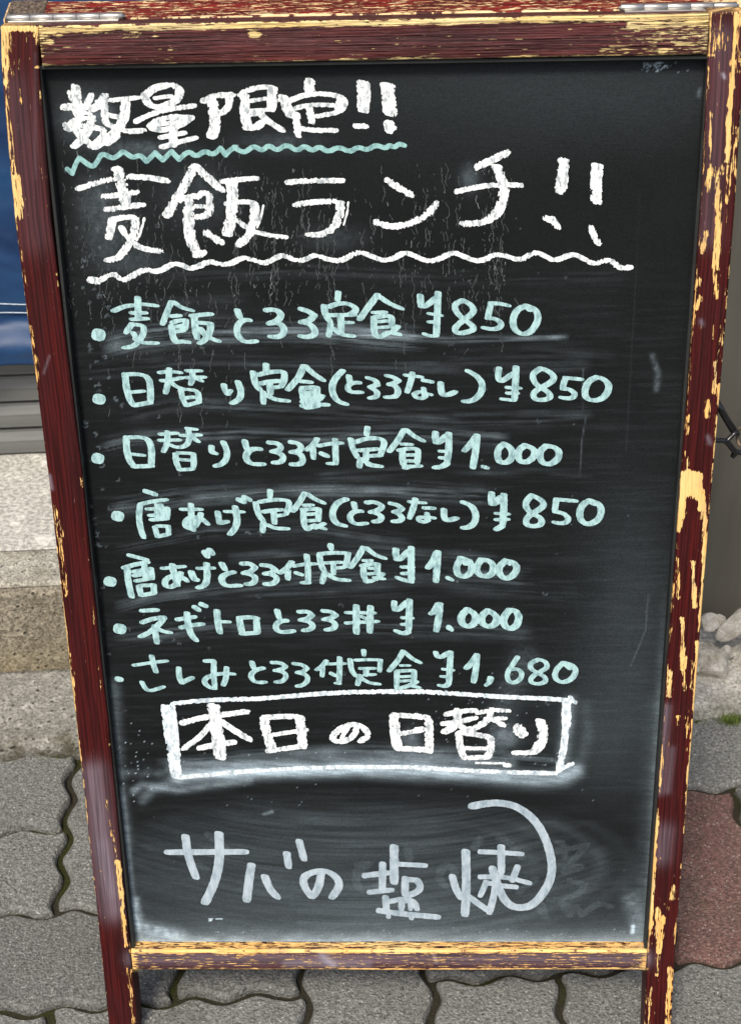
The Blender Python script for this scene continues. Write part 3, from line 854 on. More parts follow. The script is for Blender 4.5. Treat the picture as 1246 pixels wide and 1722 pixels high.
# faint haze on the right half, painting in sky reflection along with chalk
dust_and_sheen += .035 * np.exp(-(((U - 1060) / 80) ** 2 + ((V - 1060) / 230) ** 2)) + .03 * np.exp(-(((U - 1000) / 90) ** 2 + ((V - 1230) / 90) ** 2))
dust_and_sheen += .022 * np.exp(-(((U - 960) / 330) ** 2 + ((V - 170) / 90) ** 2)) + .010 * np.exp(-(((V - 130) / 60) ** 2))
dust_and_sheen += .02 * np.clip((V - 1330) / 250, 0, 1) * (.4 + slow) * .6
dust_and_sheen += soft('1096,598 1106,628 1103,655', 4.5, .085, 1, 3, 3) + soft('1176,150 1174,162', 3, .12, .8, 3, 3)
dust_and_sheen += soft('980,620 979,690', .9, .07, .3, 8, 1) + soft('985,700 978,740 974,800', .9, .08, .3, 8, 2) + soft('1075,320 1066,500 1052,760', 1.0, .014, .3, 30, 2)
dust_and_sheen += soft('1090,1000 1085,1060 1060,1120', 1.1, .07, .3, 20, 2)
dust_and_sheen += soft('880,1110 850,1180 840,1240', 22, .05, .8, 4, 9)
# smudges beside the heading letters
for (x, y, sx, sy, i) in ((150, 200, 40, 35, .16), (240, 250, 60, 12, .10), (180, 380, 40, 60, .07), (330, 330, 60, 50, .04), (470, 240, 60, 16, .06), (160, 330, 26, 40, .06),
                          (700, 1270, 60, 14, .12), (850, 1240, 20, 14, .20), (230, 440, 50, 20, .05), (560, 400, 50, 20, .04), (790, 300, 14, 20, .10), (690, 1243, 14, 14, .22), (430, 1300, 300, 8, .10)):
    dust_and_sheen += i * np.exp(-(((U - x) / sx) ** 2 + ((V - y) / sy) ** 2)) * (.3 + 1.3 * fbm(U / 7, V / 7, 3, 3))
dust_and_sheen = dust_and_sheen.reshape(nx, ny)
Ug = U.reshape(nx, ny); Vg = V.reshape(nx, ny)
def put(u, v, val):
    """nearest board cell for a photo position on the board plane"""
    p = photo_to_leaf(u, v, -REC)
    i = int(round((p[0] - bx0) / (bx1 - bx0) * (nx - 1))); j = int(round((p[1] - by0) / (by1 - by0) * (ny - 1)))
    if 0 <= i < nx and 0 <= j < ny: dust_and_sheen[i, j] = min(1, max(dust_and_sheen[i, j], val))
r_ = random.Random(5)
# water runs: thin squiggles that trickled down through the heading
RUNS = {0: [], 1: []}
for k in range(420):
    x = r_.choice([r_.gauss(175, 38), r_.gauss(230, 70), r_.uniform(120, 460), r_.gauss(390, 40), r_.gauss(560, 40), r_.gauss(720, 45), r_.gauss(830, 18), r_.gauss(470, 30)])
    y = r_.uniform(225, 540) if x < 420 else r_.uniform(270, 480)
    ln = r_.choice([5, 8, 14, 25, 60, 130, 190]); br = 1 if r_.random() < .22 and ln < 70 else 0
    ph = r_.uniform(0, 6); on = True; seg = []
    for s in range(int(ln / 1.6)):
        y += 1.6; x += r_.uniform(-1.2, 1.2) + .45 * math.sin(s * .35 + ph)
        if r_.random() < .12: on = not on
        if on and x > 105: seg.append((x, y, r_.uniform(.35, 1.0)))
        elif len(seg) > 1: RUNS[br].append(seg); seg = []
        else: seg = []
    if len(seg) > 1: RUNS[br].append(seg)
for k in range(150):   # curls and specks of dried chalk
    x = r_.choice([r_.gauss(160, 14), r_.gauss(165, 12), r_.uniform(130, 1000)]); y = r_.uniform(380, 1240)
    rr = r_.uniform(1.5, 4); a0 = r_.uniform(0, 6); it = r_.uniform(.05, .16)
    for s in range(8): put(x + rr * math.cos(a0 + s * .4), y + rr * math.sin(a0 + s * .4), it)
for k in range(90):
    put(r_.uniform(110, 1090), r_.uniform(300, 1560), r_.uniform(.04, .16))
for k in range(34): put(r_.gauss(222, 16), r_.gauss(1285, 34), r_.uniform(.15, .8))
for k in range(50): put(r_.uniform(300, 960), r_.gauss(1278, 9), r_.uniform(.15, .6))
for k in range(18): put(r_.uniform(240, 1080), r_.gauss(1330, 14), r_.uniform(.1, .35))
for k in range(70): put(r_.uniform(225, 1080), 1576 - abs(r_.gauss(0, 7)), r_.uniform(.2, .6))
for k in range(60): put(r_.gauss(800, 60), r_.gauss(1200, 40), r_.uniform(.1, .4))
for k in range(45):   # specular glint in the top right corner, painted as bright dots
    put(1075 + abs(r_.gauss(0, 40)), 106 + abs(r_.gauss(0, 7)), r_.uniform(.08, .5))
for k in range(26): put(r_.gauss(1103, 10), r_.gauss(113, 4), r_.uniform(.4, .9))  # bright core of the painted glint
for (x, y) in ((353, 1546), (355, 1547), (357, 1546), (354, 1548), (366, 1545), (369, 1545), (372, 1545), (368, 1546)):
    for dx in (-1.5, 0, 1.5): put(x + dx, y, 1.0)
board = mesh_obj('chalkboard', Vb, None, M['board'], None, False, loops=(grid_faces(nx, ny).ravel(), [4] * ((nx - 1) * (ny - 1))))
GHOST = True

# ------------------------------------------------------------------ the writing
# each block: origin x, origin y, scale of the tracing; strokes "pen w h | x,y x,y ..." on the board
FR = dict(A=(90, 110, 4.019), B=(390, 110, 4.019), C=(120, 240, 3.776), D=(440, 240, 3.776), E=(750, 240, 3.776),
          F=(140, 490, 4.792), G=(380, 480, 4.792), H=(620, 480, 5.664), I=(820, 480, 5.417),
          J=(140, 700, 4.792), K=(380, 700, 4.792), L=(620, 700, 5.664), M=(820, 700, 5.417),
          N=(160, 900, 5.192), O=(390, 900, 4.615), P=(650, 900, 4.984),
          Q=(180, 1080, 4.792), R=(430, 1080, 4.297), S=(700, 1080, 4.297), T=(200, 1320, 3.115), U=(560, 1320, 3.115), V=(820, 1320, 2.925))
def parse(src):
    out = []
    fr = None; pen = (11, 5.5)
    for line in src.strip().splitlines():
        line = line.strip()
        if not line: continue
        head, _, rest = line.partition(' ')
        fr = FR[head]
        for st in rest.split(';'):
            toks = st.split()
            if not toks: continue
            if toks[0].startswith('*'):
                pen = tuple(float(v) for v in toks[0][1:].split('x')); toks = toks[1:]
            if not toks: continue
            pts = [(fr[0] + float(t.split(',')[0]) / fr[2], fr[1] + float(t.split(',')[1]) / fr[2]) for t in toks]
            out.append((pen, pts))
    return out

HEAD1 = '''
A *17x10 150,145 158,230 165,330; 75,285 140,270 250,285; *12x8 115,185 140,240; 262,200 225,265; 85,405 170,360 270,350; *15x9 180,330 150,420 185,480 235,520; 262,370 230,470 140,548; 100,430 150,400 330,430; *11x7 140,300 250,330; 170,440 240,450; 250,545 330,490 345,440
A *14x9 350,205 318,262 262,300; *10x7 300,245 400,235 570,218; *17x9 485,245 488,330 450,420 395,480 270,555; *13x8 345,250 350,350 360,400 430,420 500,450 610,438; *13x8 350,330 440,350; 360,530 430,480
A *15x9 615,210 680,150 800,128 850,150 858,215 790,262 700,285 640,262 615,210; *9x6 690,222 800,205; *9x8 560,378 650,332 780,295 955,272; *12x8 655,408 700,370 820,342 930,352 870,400 750,440 665,430 655,408; *15x8 812,350 810,540; *10x7 700,400 900,372; 725,488 890,455; 735,552 850,518 965,488
A *12x9 1015,240 1100,200 1215,198; *19x9 1070,230 1090,330 1095,420 1068,485; *13x8 1185,215 1195,270 1150,315 1115,325
B *10x8 55,200 90,172 200,143 280,150; *17x8 85,205 85,320 105,410; *15x9 100,420 160,425 205,385; *17x8 275,155 268,300; *9x6 125,240 240,222; 125,308 270,296; *12x8 205,340 255,385 345,440; *8x6 100,335 210,325
B *19x8 525,100 525,175; *20x9 345,215 365,270 405,345; *10x8 390,240 480,200 620,188 730,210; *14x8 730,215 720,295; *9x7 425,292 520,265 690,268; *14x7 528,285 540,385; *9x7 560,345 690,325 750,300; *14x8 435,330 440,400 450,475; *10x8 465,425 560,440 705,438; *8x6 740,215 770,230 770,270 740,310
B *22x9 888,118 892,220 890,305; *12x9 840,410 910,410; *24x9 1052,135 1060,230 1070,330; *17x12 1062,395 1068,445; *8x8 1040,390 1100,425
'''
WAVE1 = '''
A *8x8 95,700 130,730 150,670 175,625 210,650 265,690 300,650 320,605 350,600 400,630 440,610 470,578 500,600 540,625 590,603 630,650 690,590 740,640 800,582 850,635 915,575 965,620 1025,575 1080,608 1130,558 1165,605 1195,570 1235,550
B *8x8 15,552 50,575 90,590 150,540 205,580 250,535 305,580 370,530 440,582 490,540 545,580 590,545 650,588 720,548 800,588 850,548 915,575 970,535 1040,562 1062,538 1100,555 1130,528 1168,542
'''
HEAD2 = '''
C *21x10 292,165 320,250 345,380; *12x9 45,292 180,245 270,232; *12x10 370,215 500,220 615,245; *12x9 212,342 320,330 420,312; 225,425 340,408 458,392; *15x8 262,492 240,605; *12x9 260,490 340,470 405,475; *15x8 405,480 410,550 370,650 300,735 230,748; *11x9 318,540 370,615 440,672 575,690; *5x4 465,480 440,580 415,620
C *17x9 775,165 720,270 605,465; *17x10 790,150 860,215 955,300; *12x9 690,368 780,335; *20x9 745,370 745,500 755,620 805,712; *14x11 790,715 850,695; *14x10 790,345 850,312 885,350 880,460 800,475; *10x7 790,405 895,405; *13x12 858,572 900,600 955,635
C *12x9 958,250 1060,232 1180,225; *20x8 1020,250 1025,400 1010,500 990,585; *10x8 985,388 1100,372 1165,382; *16x8 1165,390 1165,470 1140,580 1060,652; *10x8 1050,492 1150,562 1290,595 1365,600; *4x4 1220,400 1205,480 1180,540
D *11x9 165,252 300,240 515,240; *11x9 215,395 330,375 470,372; *16x8 500,378 500,440 470,530 400,585 300,585; *4x4 550,380 545,440 520,520
D *13x11 800,238 860,280 950,332; *12x11 730,505 800,530 880,530 1000,490 1080,430 1112,382
E *12x12 190,155 290,110 390,62; *9x9 65,310 200,280 330,265 480,270; *19x8 320,150 360,250 370,330 340,430 280,490; *14x10 300,480 200,515 105,515
E *21x8 748,110 738,220 725,318; *21x8 958,145 950,260 955,380; *12x10 635,478 675,500; *12x9 670,480 710,540; *12x9 920,540 940,600 968,640
'''
WAVE2 = '''
C *16x12 130,870 170,880; *11x8 170,885 250,830 290,845; *12x8 275,835 330,880 400,840 470,800 550,825 640,768 690,770 750,800 800,790 880,750 930,770 1000,775 1090,728 1140,740 1230,770
D *11x8 0,762 30,765 100,725 140,712 200,742 260,752 340,705 400,735 490,755 570,715 620,692 680,712 750,745 820,745 900,697 950,708 1040,750 1100,750 1200,702 1240,700
E *11x8 0,712 60,697 150,740 220,755 320,705 400,725 470,750 560,692 620,715 690,755 800,702 870,735 940,775 1030,737 1080,775; *12x9 1080,780 1120,800 1170,790
'''
L1 = '''
F *27x24 125,350 129,351; *12x5.5 442,50 445,215; 248,158 330,120 420,110; 480,103 595,115; 395,174 505,172; 398,226 518,218; *11x5.5 395,262 345,335; 400,266 490,272 492,335 455,400 405,445 330,455; 405,335 440,390; 425,385 480,418 598,415
F 712,85 680,160 640,265; 735,88 790,130 882,155; 712,200 782,194; 722,252 762,234 828,232 828,312 745,325; *12x6 715,280 722,360 750,412; *10x6 745,408 800,403 855,410; 760,285 820,272; *12x6 878,198 950,188 1035,182; 897,210 903,300 920,380; 930,252 1030,258; 1028,265 1028,320 985,390 940,418; 945,300 980,350 1030,380 1095,402
G *12x6 93,200 115,262; 188,280 140,276 92,320 88,390 128,445 180,458 245,448
G *12x7 325,200 370,192 425,205 450,245 410,290 345,308; 370,300 430,302 470,340 468,390 420,418 358,412; 605,190 660,205 712,240 680,282 605,297; 610,295 680,310 720,360 715,400 655,418 600,408
G *11x5.5 905,55 900,120; *12x6 792,165 800,240 840,292; 830,172 900,145 980,143 1050,180 1040,215 985,240; 840,240 1035,236; *12x6 925,250 930,385; *10x5 960,300 1020,298; *11x6 845,312 828,408; 868,348 930,400 1030,407; *12x6 1222,75 1150,170 1075,275
H *12x6 112,112 190,170 315,222; *11x5 50,260 158,253; *12x6 50,308 48,400 60,478 105,498 190,445; 62,305 160,287 222,296 218,380; *10x4.5 95,345 200,335; 100,402 215,392; *11x6 275,392 230,440 ; 230,455 300,468
H *12x6 490,95 495,180; 500,200 545,200 640,115; *12x6 660,70 655,200 643,478; *10x5 575,268 690,286; 575,348 640,348; 530,462 580,482 635,482
H *11x6.5 895,142 820,175 820,235 880,305 940,345 1005,400 985,432 860,462 820,435 820,400 900,330 1005,255 985,190 900,142
I *11x6.5 25,180 12,240 0,295; *11x6 25,163 100,163 190,184; 0,298 65,300 125,340 115,382 50,402 -40,385; *12x6.5 350,185 270,215 225,300 235,390 290,442 370,440 430,375 465,290 430,210 355,185 380,225
'''
L2 = '''
F *26x21 130,868 133,869; *12x6 340,668 350,780 375,870 408,918; 370,668 450,665 530,690 545,780 545,885; 540,895 410,920; *10x5 390,812 490,803
F *10.5x5 695,625 690,720 665,820; 620,655 690,643 790,655; 635,720 700,715 800,695; 710,735 750,768 820,790; 838,640 950,640; 880,640 885,700 865,750; 840,695 980,690; 895,690 955,722; 790,800 800,860 830,918; 830,920 940,890; 935,890 930,800 840,790; 830,858 905,850; *11x6 1135,755 1140,790 1165,825 1190,800
G *12x6 98,778 128,860 110,920 48,950
G *12x6 325,638 325,700; 220,700 235,790 275,842; 260,720 340,700 440,690 475,705 470,770 445,815; 285,790 350,775 430,768; *12x6 355,790 360,870; *10x5 380,825 440,815; *11x6 300,860 303,948; 325,882 400,922 505,930
G *12x6 625,650 590,740 500,840; 640,650 700,710 785,765; 600,772 685,780; *13x7 615,840 640,970; 620,828 720,822; 730,825 735,900; *12x6 640,870 720,860; 620,905 740,900 780,890; 620,972 700,950 770,900; 700,935 760,962 820,960; 620,940 740,925; 650,985 740,970
G *12x6 940,688 885,740 852,810 865,890 910,940 970,957; *11x5.5 990,730 1000,790; 1072,783 1010,783 975,820 1000,862 1095,860; 1145,745 1210,765 1220,800 1158,820; 1165,820 1225,860 1212,900 1158,908
H *11x5.5 175,860 235,872 282,905 250,930 192,945; 200,942 262,960 284,1010 260,1062 160,1065; *10x5 352,855 505,872; *11x5.5 415,835 400,920 365,1015; *11x6 525,905 600,918; *10x5 522,980 530,1060; 590,1040 540,1030 480,1008 432,1035 450,1070 505,1078 545,1055; *12x6 685,930 688,1000 705,1048 760,1042 825,1012
H *12x6 945,815 1030,860 1082,930 1078,1010 1020,1080 960,1105 905,1105
I *11x6 102,755 90,830 108,875 150,862 228,800; *12x6 257,745 250,900 243,1040; *10x5 178,930 292,935; 182,982 270,980; 130,1035 235,1047
I *11x6.5 480,755 405,805 415,870 470,930 540,960 575,1010 540,1040 440,1045 408,1005 430,960 520,915 600,865 600,820 545,775 480,755; 705,850 690,890 680,940; *10x6 705,842 855,855; 680,942 740,942 798,985 775,1025 715,1030 662,1020; *12x6.5 990,835 910,875 880,960 890,1025 950,1050 1030,1040 1090,980 1105,905 1055,850 990,835
'''
L3 = '''
J *25x21 120,340 122,341; *12x6 350,170 350,260 370,350 408,400; 380,170 450,168 520,180 548,230 555,300 550,395; 410,405 555,400; *9x5 392,305 495,315
J *10.5x5 680,125 680,220 648,285; 625,145 760,135; 622,195 780,190; 700,230 760,255 830,240 860,190 850,110; 840,98 910,105; 795,155 945,150; 875,165 930,205; 745,305 750,370 775,425; 780,432 885,425; 890,305 895,385 885,420; 770,295 890,300; 790,350 885,355; *11x6 1035,245 1035,290 1070,300; 1130,210 1165,280 1155,350 1115,388 1065,402
K *12x6 153,200 168,262; 275,264 220,260 170,290 160,345 205,388 305,385
K *11x6.5 350,212 410,215 450,245 430,275 370,285; 385,285 440,300 470,335 440,372 382,374; 525,208 580,215 612,250 590,282 525,290; 540,290 600,300 625,345 605,388 528,388
K *11x5 735,182 710,225 650,272; 700,245 706,340; *10x5 748,238 850,218 935,215; *11x5 880,188 886,372; 880,380 825,382; *10x7 770,300 820,322
K *11x5.5 1140,90 1132,150; 1005,185 1020,260 1060,332; 1040,210 1120,180 1210,178; 1075,275 1220,262; *11x6 1128,280 1130,350; *10x5 1130,320 1240,316; *11x6 1080,355 1075,408; 1100,345 1160,392 1240,402
L *11x5.5 0,205 100,208 155,240 130,320 110,368; 0,318 80,312; 0,378 115,372; 0,462 30,472 118,477
L *11x5.5 335,130 285,220 195,335; 360,130 430,190 520,235; *9x5 315,265 410,268; *11x5.5 320,340 320,430 345,488; 345,492 400,475; 290,325 380,305 470,310 470,370 460,445; *9x5 345,370 450,368; 355,425 440,425; 410,478 500,472
L *12x6 635,155 632,230; 640,250 670,252 740,180; 762,165 762,330 745,440; 745,450 700,480 625,490; *10x5 680,333 740,335; 685,396 740,395; *12x5.5 1030,180 1018,330 990,490; 1015,200 970,265 910,330; *9x6 1088,480 1128,492
M *12x7 150,252 95,290 85,370 110,422 180,422 222,375 220,300 160,252; 340,265 285,300 272,370 300,420 370,415 428,360 425,300 345,265; 530,270 480,310 470,375 500,430 570,440 640,390 652,320 605,278 530,270
'''
L4 = '''
J *25x20 280,805 282,806; *9x7 500,602 590,632; *10x5.5 465,708 560,685 675,672; *11x5 460,720 450,800 462,900 490,978; *10x5 520,748 680,740; 540,800 680,792; 550,835 680,825; *11x5 600,715 600,830; 680,740 678,820; *10x5 580,895 600,968; 600,970 690,950; 690,945 688,890; 600,885 690,885; *8x5 630,715 640,830
J *10x5 795,750 955,750; *11x5 870,710 872,800 890,920; 950,785 930,850 880,910 832,900 820,850 870,808 950,815 1005,870; *11x6 1085,775 1100,860 1165,848
K *11x5 0,768 140,770; *12x5.5 75,730 95,830 80,900 32,952; *11x7 105,672 145,692; 150,652 195,675
K *11x5.5 358,600 355,652; 240,700 260,790 300,842; 275,690 370,672 480,672 512,690 505,740 485,788; 305,770 380,757 455,752; 385,775 392,862; *9x5 405,802 468,796; *11x5.5 303,855 296,930; 335,875 400,905 500,905
K 635,620 595,690 540,765; 655,625 710,665 790,700; *9x5 630,718 700,715; *11x5.5 625,765 625,860 650,912; 655,912 720,875; 620,752 745,745; 748,750 745,840; *9x5 660,790 740,785; 660,842 740,838; *10x5 790,865 720,902; 730,888 800,908
K *12x6 970,668 900,692 858,760 862,830 900,870 960,883; *11x5.5 1030,700 1042,750; 1090,765 1035,765 995,800 1010,852 1060,872 1135,862
L *11x6 -15,822 40,812 120,842 128,870 80,900 15,915; 30,912 95,930 128,962 100,1000 48,1004; 210,830 270,842 318,880 290,902 238,912; 250,910 302,940 322,975 290,1000 232,1002; *10x5 392,815 535,825; *11x5.5 442,790 430,860 388,970; *10x5.5 530,873 622,876; *10x5 555,925 558,990; 620,968 560,962 480,960 468,985 510,1012 570,990; *12x6 715,890 715,960 740,998 835,970
L *12x6 900,820 980,850 1022,930 1012,1010 960,1058 895,1064
M *12x6 35,700 30,780; 35,800 65,800 115,735; *12x6 146,715 146,840 135,985; 130,1000 75,1032; *9x5 75,885 190,890; 75,942 188,938
M *11x6.5 400,720 342,780 350,840 405,890 480,920 495,970 460,1000 370,1002 340,962 370,905 440,868 515,815 490,762 400,720; 622,760 615,820 608,870; *10x6 620,757 805,772; 615,870 690,882 738,930 715,970 655,977 600,965; *12x7 930,768 862,800 830,880 850,962 920,988 1000,950 1035,880 1022,800 930,768 965,800
'''
L5 = '''
N *25x19 133,405 135,406; *10x6 300,175 455,215; 255,285 350,255 465,235; *12x5 283,295 290,400 322,540; *10x5 335,320 430,300; 345,355 490,325; 360,400 500,375; *11x5 430,240 445,380; 490,290 500,380; *11x5.5 385,450 402,520; 405,525 520,505; 518,500 512,435 400,440
N *9x5 590,290 785,272; *12x5 678,258 690,340 725,440; *11x5.5 750,330 720,420 660,460 612,440 612,390 680,350 760,360 805,400; *12x7 842,325 865,385 892,390; *9x5 900,290 1040,286; *12x5.5 975,250 982,380 960,440 900,460; *12x8 960,150 982,185; 1000,132 1025,160
N *12x5.5 1108,248 1135,300; 1210,322 1130,342 1102,380 1120,428 1160,445 1270,438
O *10x5 0,292; *11x6.5 80,222 140,217 180,250 150,282 90,295; 110,295 172,312 188,345 160,378 112,380; 235,232 300,237 338,270 310,292 255,300; 275,298 335,312 355,345 320,378 258,380
O *11x5 465,208 430,255 372,295; 435,275 435,342; *9x5 480,240 560,225 650,222; *11x5 580,155 592,260 592,355; 595,367 545,370; *10x6 500,292 545,308
O *11x8 765,80 772,105; *11x5.5 680,155 690,230 722,288; 685,145 780,135 905,140; 900,145 895,190 880,242; *9x5 730,215 850,210; *10x5 788,220 790,300; *9x5 800,255 870,250; *11x5.5 718,300 700,370; 740,302 810,345 908,350
O 1020,95 980,170 920,250; 1045,100 1110,155 1188,180; *8x4.5 1022,197 1085,195; *11x6 1022,245 1020,310 1038,350; 1040,360 1090,352; 1010,238 1080,222 1135,225; 1130,230 1128,300; *8x4.5 1070,258 1120,255; 1060,300 1130,295; *10x5 1170,300 1112,345; 1110,330 1178,338
P *12x6 78,120 75,180; 85,203 115,203 185,130; 206,105 205,250 208,385; 205,388 150,378 90,355; *10x5 130,268 220,266; 135,322 200,318; *12x5.5 430,140 422,270 412,388; 418,150 390,220 345,275; *9x6 512,357 548,375
P *12x7 625,192 582,260 592,330 640,350 695,330 718,270 690,215 660,240; 620,192 670,205; 790,205 748,270 768,332 830,350 890,322 895,245 850,210 790,205; 995,215 940,262 940,322 990,370 1060,342 1098,275 1062,225 995,215; *6x5 990,205 1030,245
'''
L6 = '''
N *25x19 218,818 220,819; *10x6 410,660 545,652; 412,762 500,730 605,715; *11x5.5 605,722 560,780 480,850 395,887; 522,795 530,860 542,940; 560,822 600,842 660,850
N *10x6 722,736 875,712; 752,806 850,785 942,775; *12x5.5 805,680 812,780 840,870 885,920; *10x7 870,628 910,655; 928,602 970,620; *12x5.5 1065,660 1072,760 1092,852; *9x5 1100,755 1175,757
O *12x6 60,655 78,755; 80,765 200,757; 198,750 192,660; 60,642 150,635 200,645; *11x6 352,585 368,645; 425,662 370,668 338,700 350,742 400,755 480,742
O *11x6 525,595 590,590 622,620 590,650 530,660; 550,660 605,672 632,702 610,732 555,740; 712,588 770,592 805,620 770,645 712,655; 730,655 785,667 808,700 782,728 732,735
O *9x5 890,601 1108,603; 890,682 1135,668; *12x5.5 965,548 966,760; 1075,555 1070,752; *9x5 1008,632 1050,652
P *11x6 65,560 62,610; 70,625 100,627 165,560; *12x6 192,545 188,680 185,790; 180,810 140,828 80,802; *9x5 135,692 215,695; 132,748 180,748; *12x5.5 447,575 438,690 415,802; 430,580 400,640 370,660; *9x8 520,772 545,792
P *13x7 680,622 628,665 622,735 680,772 742,740 748,665 680,622; 850,632 798,670 792,735 850,772 918,745 925,675 850,632; 1030,628 982,680 978,750 1030,792 1090,760 1112,685 1080,630 1030,628
'''
L7 = '''
Q *17x10 98,298 102,299; *9x4.5 218,186 340,167 485,150; *10x5 362,112 375,180 398,240; *9x4.5 283,322 310,375 350,396 460,358; *10x5.5 580,208 582,280 605,325 690,285; 795,152 860,148; *10x5 862,155 862,300 872,360; 870,372 835,370 785,330 792,290 860,260 950,250 1025,256; *10x5 965,205 962,290 938,345; *10x5 1168,160 1182,208; 1258,208 1192,225 1155,268 1180,315 1230,326 1275,320
R *9x5.5 120,147 180,147 218,175 190,197 138,205; 155,205 208,217 225,250 192,285 145,288; 278,155 340,162 372,190 340,215 298,220; 310,220 372,237 378,280 340,312 298,318
R *9x4.5 510,135 480,175 440,200; 485,185 480,245; *8x4.5 520,158 645,153; *10x4.5 607,112 607,200 602,288; 602,297 580,297; *8x6 545,225 572,240
R *9x6 780,62 782,92; *10x4.5 682,125 690,200 722,245; *9x4.5 725,130 800,125 905,128; 900,132 895,210; *8x4.5 755,190 862,188; *10x4.5 800,195 795,240; 755,240 735,308; *8x4.5 820,235 862,232; *9x5 765,262 820,295 892,302
R *10x5 1065,65 1030,130 962,208; 1080,75 1130,120 1188,148; *7x4 1048,168 1112,168; *10x5 1020,215 1018,325; 1030,208 1140,203; 1145,208 1142,280; *8x4 1050,250 1130,245; 1040,282 1130,275; *9x5 1020,335 1090,322 1165,285; 1110,312 1182,328
S *10x5.5 140,75 148,105 180,110 228,75; *11x5.5 247,72 240,200 235,290; 232,300 210,320 168,312; *8x4.5 195,195 265,202; 182,247 235,250; *11x5 438,90 430,200 412,288; 430,100 395,155 358,190; *11x8 535,262 528,290; *8x5 525,290 502,312
S *9x5.5 730,108 690,170 655,220 658,275 695,298 750,272 765,222 730,190 668,198; 880,125 822,150 822,190 870,220 930,250 935,285 880,305 822,290 830,250 900,210 950,180 930,135 880,125; *10x6 1060,150 1008,195 995,260 1050,295 1120,270 1155,210 1130,165 1070,150 1105,190
'''
BOX = '''
Q *20x8 480,520 500,700 560,1085; *9x8 530,500 550,650 590,1080; *6x8 520,498 680,478 840,465 1246,455; *8x8 600,1088 900,1060 1246,1030
R *6x8 0,410 300,385 600,362 1000,355 1246,360; *8x7 0,930 300,910 700,900 1246,905
S *6x8 0,355 300,372 600,395 900,405 1060,415; *17x8 1085,420 1082,600; *13x8 1082,560 1068,750 1025,930; *8x8 0,905 400,930 700,940 1010,948; *8x7 1110,400 1150,440; *8x7 1020,930 1130,875
'''
TODAY = '''
Q *23x12 860,520 872,650 900,780 915,925; *12x9 610,650 800,600 1132,560; *10x9 838,655 760,760 615,860; *10x10 932,645 1030,715 1155,785; *10x9 745,855 850,830 1030,805
R *18x9 60,555 80,660 118,770; *11x9 60,545 200,535 320,540; *17x9 322,545 330,650 342,755; *10x8 90,785 350,750; *8x7 130,668 370,632
R *12x8 730,610 715,670 650,718 560,718 555,670 640,605 720,590 790,620 815,680 755,715; *8x6 665,620 620,690
R *18x9 1000,540 1005,650 1025,765; *12x9 1000,525 1080,530 1246,545; *9x8 1030,665 1220,632; *12x9 1030,768 1246,775
S *9x9 0,530 80,545; *16x9 88,560 92,680 92,790; *9x8 0,632 60,625; 0,778 90,785
S *15x9 300,495 295,600 200,650; *10x8 215,522 300,500 430,492; *10x8 190,590 330,570 430,545; *12x9 310,600 370,640 470,600 530,540 545,485; *9x7 440,510 550,490 670,495; *9x7 500,555 645,548; *10x9 560,560 630,600; *13x9 305,660 315,760 345,835; *10x9 320,655 430,665 540,690; *14x9 540,700 535,780 510,830; *10x8 380,835 510,832; *8x7 345,765 520,770
S *20x18 735,625 760,660; *10x10 720,620 790,660; *19x8 895,570 918,640 905,720 860,785; *12x8 850,795 790,800 705,800
S *4x4 430,872 640,876; *11x8 640,885 670,890
'''
DISH = '''
T *14x9 258,353 665,350; *14.5x8 350,270 362,370 405,485; *16x8 525,255 530,400 500,520 452,618; *15x8 695,420 682,500 670,605; *14x8 765,480 790,545 832,590; *13x8 880,360 890,430; 945,295 970,390; *14x8 1060,460 1050,530 1020,580; 1010,585 975,540 962,490 1000,460 1080,445 1140,480 1160,530 1115,590
U *15x9 320,325 320,510; *9x9 165,475 290,460; *13x9 260,415 258,550; *9x8 345,415 485,422; *9x8 190,562 310,550; *13x9 378,490 376,575; *10x9 385,495 430,498; *12x9 440,500 460,530 445,560 385,582; *12x9 275,590 280,655; *9x8 290,612 360,597; *11x9 360,600 358,650; *11x9 370,605 420,605 440,650; *9x8 405,610 405,650; *10x9 240,658 350,675 552,692; *9x8 290,690; 410,698
U *15x9 695,350 698,550 690,680; *13x9 625,480 640,540 670,592; *10x9 715,588 760,622 812,658; *9x8 770,350 850,352 990,362; *13x9 880,325 880,460; *9x8 770,482 900,480 1030,515; *10x8 800,510 785,550 770,580; 800,512 850,520; *11x9 965,430 938,500; *9x8 850,525 960,535; *12x9 850,525 840,590 818,668; *14x11 835,440 850,490 875,560 905,615 955,645 1030,638 1085,590 1140,500 1148,400 1110,270 1050,175 960,110 870,92 790,98 725,112
'''
GHOSTS = '''
T *14x9 1246,450 1240,500; 470,260 520,300 560,330; 420,420 460,440
U *14x9 130,420 190,410 115,470 130,540 180,555 250,520; *14x9 640,470 620,420 570,430 550,490 590,530; *14x9 390,340 400,400; 870,280 900,290 960,340 990,380; 740,330 770,280; 1080,640 1110,690; 1200,620 1246,640
V *11x8 345,280 370,285; 300,335 490,295 400,390; 370,300 380,360; 340,400 460,400 370,430; *11x8 400,470 480,490 440,545 300,565; 270,590 275,640; 370,600 400,640 440,600 460,640 520,600 540,580 610,600; *11x8 150,530 240,460
'''
NIB_A = math.radians(11)
def refine(pts):
    P = [np.array(p) for p in pts]
    for _ in range(2):
        if len(P) < 3: break
        Q = [P[0]]
        for k in range(1, len(P) - 1):
            a = P[k] - P[k - 1]; b = P[k + 1] - P[k]
            ca = a @ b / (np.linalg.norm(a) * np.linalg.norm(b) + 1e-9)
            if ca < .05: Q.append(P[k])
            else:
                Q.append(P[k] - a * .25); Q.append(P[k] + b * .25)
        Q.append(P[-1]); P = Q
    return P
